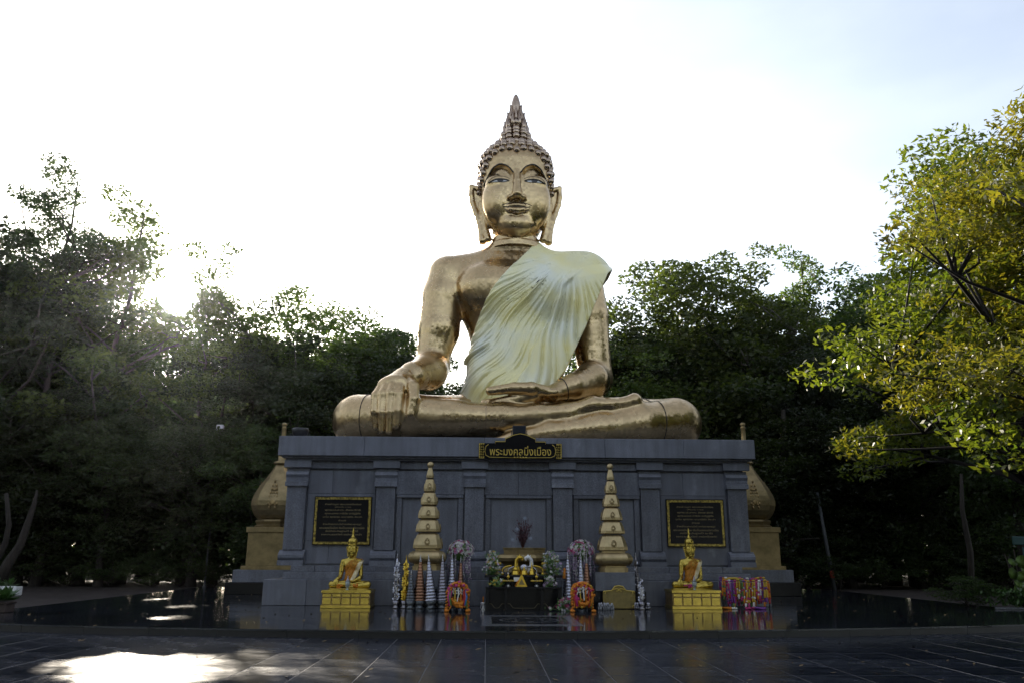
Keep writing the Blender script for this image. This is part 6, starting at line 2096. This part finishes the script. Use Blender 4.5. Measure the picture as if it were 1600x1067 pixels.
def place(kn, x, y, H, label, group=None, rz=None, name='tree', carve=True, wide=1.0):
    k = KINDS[kn]
    s = H / k['H']
    rz = random.uniform(0, 6.28) if rz is None else rz
    t = empty(name, (x, y, -0.02), label, 'tree' if name == 'tree' else 'bush', group, rz, (s * wide, s * wide, s))
    tme = ARR[kn]['trunk']
    me = ARR[kn]['crown']
    if carve and x < 3 and y > 14:
        V = ARR[kn]['V']
        c, sn = math.cos(rz), math.sin(rz)
        Pm = V.mean(1) * np.array([s * wide, s * wide, s])
        def world(Q):
            Q = Q * np.array([s * wide, s * wide, s])
            return np.stack([Q[:, 0] * c - Q[:, 1] * sn + x, Q[:, 0] * sn + Q[:, 1] * c + y, Q[:, 2]], 1)
        mb, cuts = TRUNK[kn + '_trunk']                                 # boughs that would stand in the sunbeam are left off
        vv = world(np.array(mb.v, np.float64))
        bad = in_beam(vv) | cam_gap(vv)
        drop = [(a, b) for a, b in zip(cuts[:-1], cuts[1:]) if bad[a[0]:b[0]].any()]
        if drop:
            m2 = MB(); m2.v = mb.v
            keep = [i for i in range(len(mb.f)) if not any(a[1] <= i < b[1] for a, b in drop)]
            m2.f = [mb.f[i] for i in keep]; m2.s = [mb.s[i] for i in keep]; m2.m = [0] * len(keep)
            used = sorted({j for f in m2.f for j in f}); mp = {j: i for i, j in enumerate(used)}
            m2.f = [tuple(mp[j] for j in f) for f in m2.f]; m2.v = [mb.v[j] for j in used]
            tme = m2.mesh(kn + '_trunk', M[k['bark']])
        Wd = np.stack([Pm[:, 0] * c - Pm[:, 1] * sn + x, Pm[:, 0] * sn + Pm[:, 1] * c + y, Pm[:, 2]], 1)
        cut = (in_beam(Wd) & (RNG.random(len(Wd)) > .025)) | cam_gap(Wd)
        if cut.sum() > 5:
            V = V[~cut]
            me = mesh_np(kn + '_crown', V.reshape(-1, 3), np.arange(len(V) * 4).reshape(-1, 4), M[k['leafm']], smooth=False)
    link('trunk', tme, t)
    link('crown', me, t)
    return t


def by_px(kn, px, ytop, Y, label, **kw):
    p = at(px, ytop, Y)
    return place(kn, p.x, Y, p.z + 0.3, label, **kw)


# the ones that stand out on the skyline
by_px('tall_airy', 128, 248, 37.5, 'tallest tree on the left, airy crown on a pale leaning trunk', rz=0.3)
by_px('dense_loose', 22, 350, 36.5, 'dark loose crowned tree at the left edge of the picture', rz=1.0)
by_px('airy', 205, 306, 38.5, 'airy tree with arching boughs just left of the sun', rz=2.0)
by_px('dense', 140, 408, 41, 'flat topped dense tree below the tallest airy tree', rz=.5, wide=.8)
by_px('airy', 338, 385, 39.5, 'thin bushy tree just right of the low sun', rz=4.0, wide=.9)
by_px('dense_loose', 415, 470, 42, 'dark tree between the thin sunlit tree and the round topped one', rz=2.2)
by_px('dense_wide', 505, 464, 43, 'broad round topped tree left of the statue', rz=3.0)
by_px('dense', 605, 490, 45, 'dark round tree touching the left arm of the statue', rz=.2)
by_px('dense_loose', 975, 466, 43, 'dark tree rising beside the right arm of the statue', rz=5.0)
by_px('dense_wide', 1062, 400, 42, 'broad leafy tree with sunlit top right of the statue', rz=1.4)
by_px('airy', 1165, 392, 41.5, 'loose see-through tree on the skyline right of the broad one', rz=3.2)
by_px('airy', 1240, 386, 43, 'tall sparse tree with a bare forked top on the right', rz=.7, wide=.8)
by_px('dense', 1372, 398, 40, 'dense dark tree standing behind the golden tree', rz=1.1)
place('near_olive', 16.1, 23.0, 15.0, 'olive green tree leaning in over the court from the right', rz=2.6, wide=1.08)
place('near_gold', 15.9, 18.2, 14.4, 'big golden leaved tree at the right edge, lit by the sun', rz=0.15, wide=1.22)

GW = 'trees of the shaded wood round the court'
rt2 = random.Random(42)
kin = ['dense', 'dense_wide', 'dense_loose', 'dense']


def skyline(px):
    return float(np.interp(px, [-300, 0, 120, 240, 262, 320, 400, 520, 640, 700, 900, 960, 1050, 1200, 1300, 1400, 1900], [470, 470, 480, 500, 515, 520, 515, 505, 525, 590, 590, 520, 480, 480, 490, 440, 420]))


n_tree = 0
for Y, x0, x1, st in ((40.0, -44, 48, 4.3), (46.5, -48, 54, 4.6), (53, -52, 60, 5.0)):
    x = x0
    while x < x1:
        xx = x + rt2.uniform(-1, 1); yy = Y + rt2.uniform(-1.6, 1.6)
        d_ = Vector((xx, yy, 0)) - CAM
        px = 800 + F_PX * d_.dot(c_right) / d_.dot(c_fwd)
        ht = at(min(max(px, -600), 2200), skyline(px) + rt2.uniform(-4, 30), yy).z
        place(rt2.choice(kin), xx, yy, ht, 'dark leafy tree in the shaded wood %s' % ('left of the statue' if px < 640 else 'behind the statue' if px < 960 else 'right of the statue'), group=GW + (' on the left' if px < 640 else ' behind the statue' if px < 960 else ' on the right'), wide=rt2.uniform(.9, 1.15))
        n_tree += 1
        x += st
for x in np.arange(-30, 38, 3.1):
    xx, yy = x + rt2.uniform(-.8, .8), 37.6 + rt2.uniform(-.4, 1.6) + (1.0 if abs(x) > 14 else 0)
    place('bush', xx, yy, rt2.uniform(3.2, 5.6), 'dark leafy bush in the undergrowth along the edge of the wood', group='undergrowth bushes along the wood', name='bush', wide=1.1)
for x in np.arange(-36, 44, 3.4):
    xx, yy = x + rt2.uniform(-.9, .9), 43.5 + rt2.uniform(-.8, .8)
    place('bush', xx, yy, rt2.uniform(3.6, 5.6), 'dark leafy bush in the undergrowth along the edge of the wood', group='undergrowth bushes along the wood', name='bush', wide=1.15)
for x, h in ((-27, 9), (-23.5, 10.5), (-20, 9.2), (-16.8, 8.2), (-13.2, 9.0), (-10, 7.6), (13.5, 8.5), (16.8, 9.6), (20, 9.0), (23.6, 10.5), (27, 9.5)):
    place('dense', x + rt2.uniform(-.6, .6), 36.0 + rt2.uniform(-.5, .8) + (1.5 if x > 0 else 0), h, 'young dense dark tree at the front of the wood, %s of the plinth' % ('left' if x < 0 else 'right'), group='young front trees of the wood, %s' % ('left' if x < 0 else 'right'), wide=1.25)
for x in list(np.arange(-27, -9.5, 1.7)) + list(np.arange(12.5, 31, 1.8)):
    place('bush', x + rt2.uniform(-.5, .5), 36.9 + rt2.uniform(-.3, .6), rt2.uniform(1.5, 2.4), 'low dark shrub at the foot of the wood', group='low shrubs at the foot of the wood', name='bush', wide=1.5)
place('bush', at(1512, 912, 24.5).x, 24.5, 0.9, 'low dark shrub on the court under the golden tree', name='bush', wide=2.2)
# the court is closed by the same wood left, right and behind the camera
for x, y in [(-21, 28), (-24, 21), (-22.5, 14), (-24, 6), (-23, -2), (22, 33), (25, 18), (24, 11), (25, 4), (23, -4), (-18, -11), (-11, -13), (-4, -12), (3, -13.5), (10, -12), (17, -11), (-15, -19), (-7, -20), (1, -19), (8, -20), (15, -19)]:
    left_near = x < -20 and y > 5
    place(rt2.choice(kin) if y > 5 else rt2.choice(['near_olive', 'near_gold', 'near_olive', 'dense_wide']), x + rt2.uniform(-.8, .8), y + rt2.uniform(-.8, .8), rt2.uniform(16.5, 20) if y < 0 else (rt2.uniform(12, 14.5) if not left_near else 10.5), 'dark leafy tree in the wood at the sides of the court', group=GW + ' sides')
# leaning trunk at the left edge, and bare stems seen inside the right wood
lt = empty('tree', (at(6, 910, 32).x, 32.0, -0.02), 'leaning bare forked trunk at the left edge of the picture', 'tree')
b0 = Vector(lt.location)
q = lambda px, py, Y=32.0: at(px, py, Y) - b0
MB().tube([q(-2, 912), q(12, 880), q(32, 850), q(44, 815), q(54, 785), q(58, 765)], [.24, .19, .15, .12, .08, .03], 9).build('trunk', M['bark'], lt)
MB().tube([q(-30, 905), q(-8, 880), q(8, 850), q(14, 820), q(10, 770)], [.16, .13, .11, .10, .07], 8).build('limb', M['bark'], lt)
for px, x2, Y, r, yt in ((1228, 1224, 37, .22, 640), (1262, 1280, 38, .12, 600), (1330, 1318, 38.5, .10, 640), (1515, 1502, 31, .11, 740), (1190, 1200, 39, .13, 640)):
    b0 = Vector((at(px, 910, Y).x, Y, -.05))
    t = empty('tree', b0, {1228: 'thick straight trunk in the dark wood right of the plinth', 1262: 'thin leaning stem left of the grey post', 1330: 'thin stem right of the grey post', 1515: 'crooked pale stem below the golden tree', 1190: 'slender stem close behind the right lotus pillar'}[px], 'tree')
    tp = at(x2, yt, Y) - b0
    MB().tube([(0, 0, -.1), tp * .35 + Vector((.1, 0, 0)), tp * .7 - Vector((.08, 0, 0)), tp], [r * 1.2, r, r * .8, r * .5], 8).build('trunk', M['bark'], t)
# far woodland closing the gaps between the stems
rg = np.random.default_rng(9)
n = 60000
X = rg.uniform(-75, 85, n); Yv = rg.uniform(60, 68, n)
top = 9.5 + 2.2 * np.sin(X * .22) + 1.4 * np.sin(X * .61 + 1)
P = np.stack([X, Yv, top * rg.uniform(0, 1, n) ** 1.15], 1)
ok = ~(in_beam(P) | cam_gap(P)); P = P[ok]; n = len(P)
u = rg.normal(size=(n, 3)); u /= np.linalg.norm(u, axis=1)[:, None]
w = np.cross(u, rg.normal(size=(n, 3))); w /= np.linalg.norm(w, axis=1)[:, None]
ln = rg.uniform(.4, .9, n)[:, None]
V = np.stack([P - u * ln * .5, P + w * ln * .28, P + u * ln * .5, P - w * ln * .28], 1)
o = link('far_woodland', mesh_np('far_woodland', V.reshape(-1, 3), np.arange(n * 4).reshape(-1, 4), M['leaf_dark'], smooth=False))
tag(o, 'far dark woodland seen between the trees', None, None, 'stuff')
print('trees', n_tree)
# ------------------------------------------------------------------ evening air
hm = bpy.data.materials.new('evening_haze'); hm.use_nodes = True
hm.node_tree.nodes.clear()
hv = hm.node_tree.nodes.new('ShaderNodeVolumePrincipled')
hv.inputs['Color'].default_value = (0.93, 0.95, 1.0, 1)
hv.inputs['Density'].default_value = 0.00008
hv.inputs['Anisotropy'].default_value = 0.91
ho = hm.node_tree.nodes.new('ShaderNodeOutputMaterial')
hm.node_tree.links.new(hv.outputs[0], ho.inputs['Volume'])
hz = MB().box(-402, 402, -302, 502, -1.9, 27.0).build('haze', hm); tag(hz, 'thin evening haze', None, None, 'stuff')
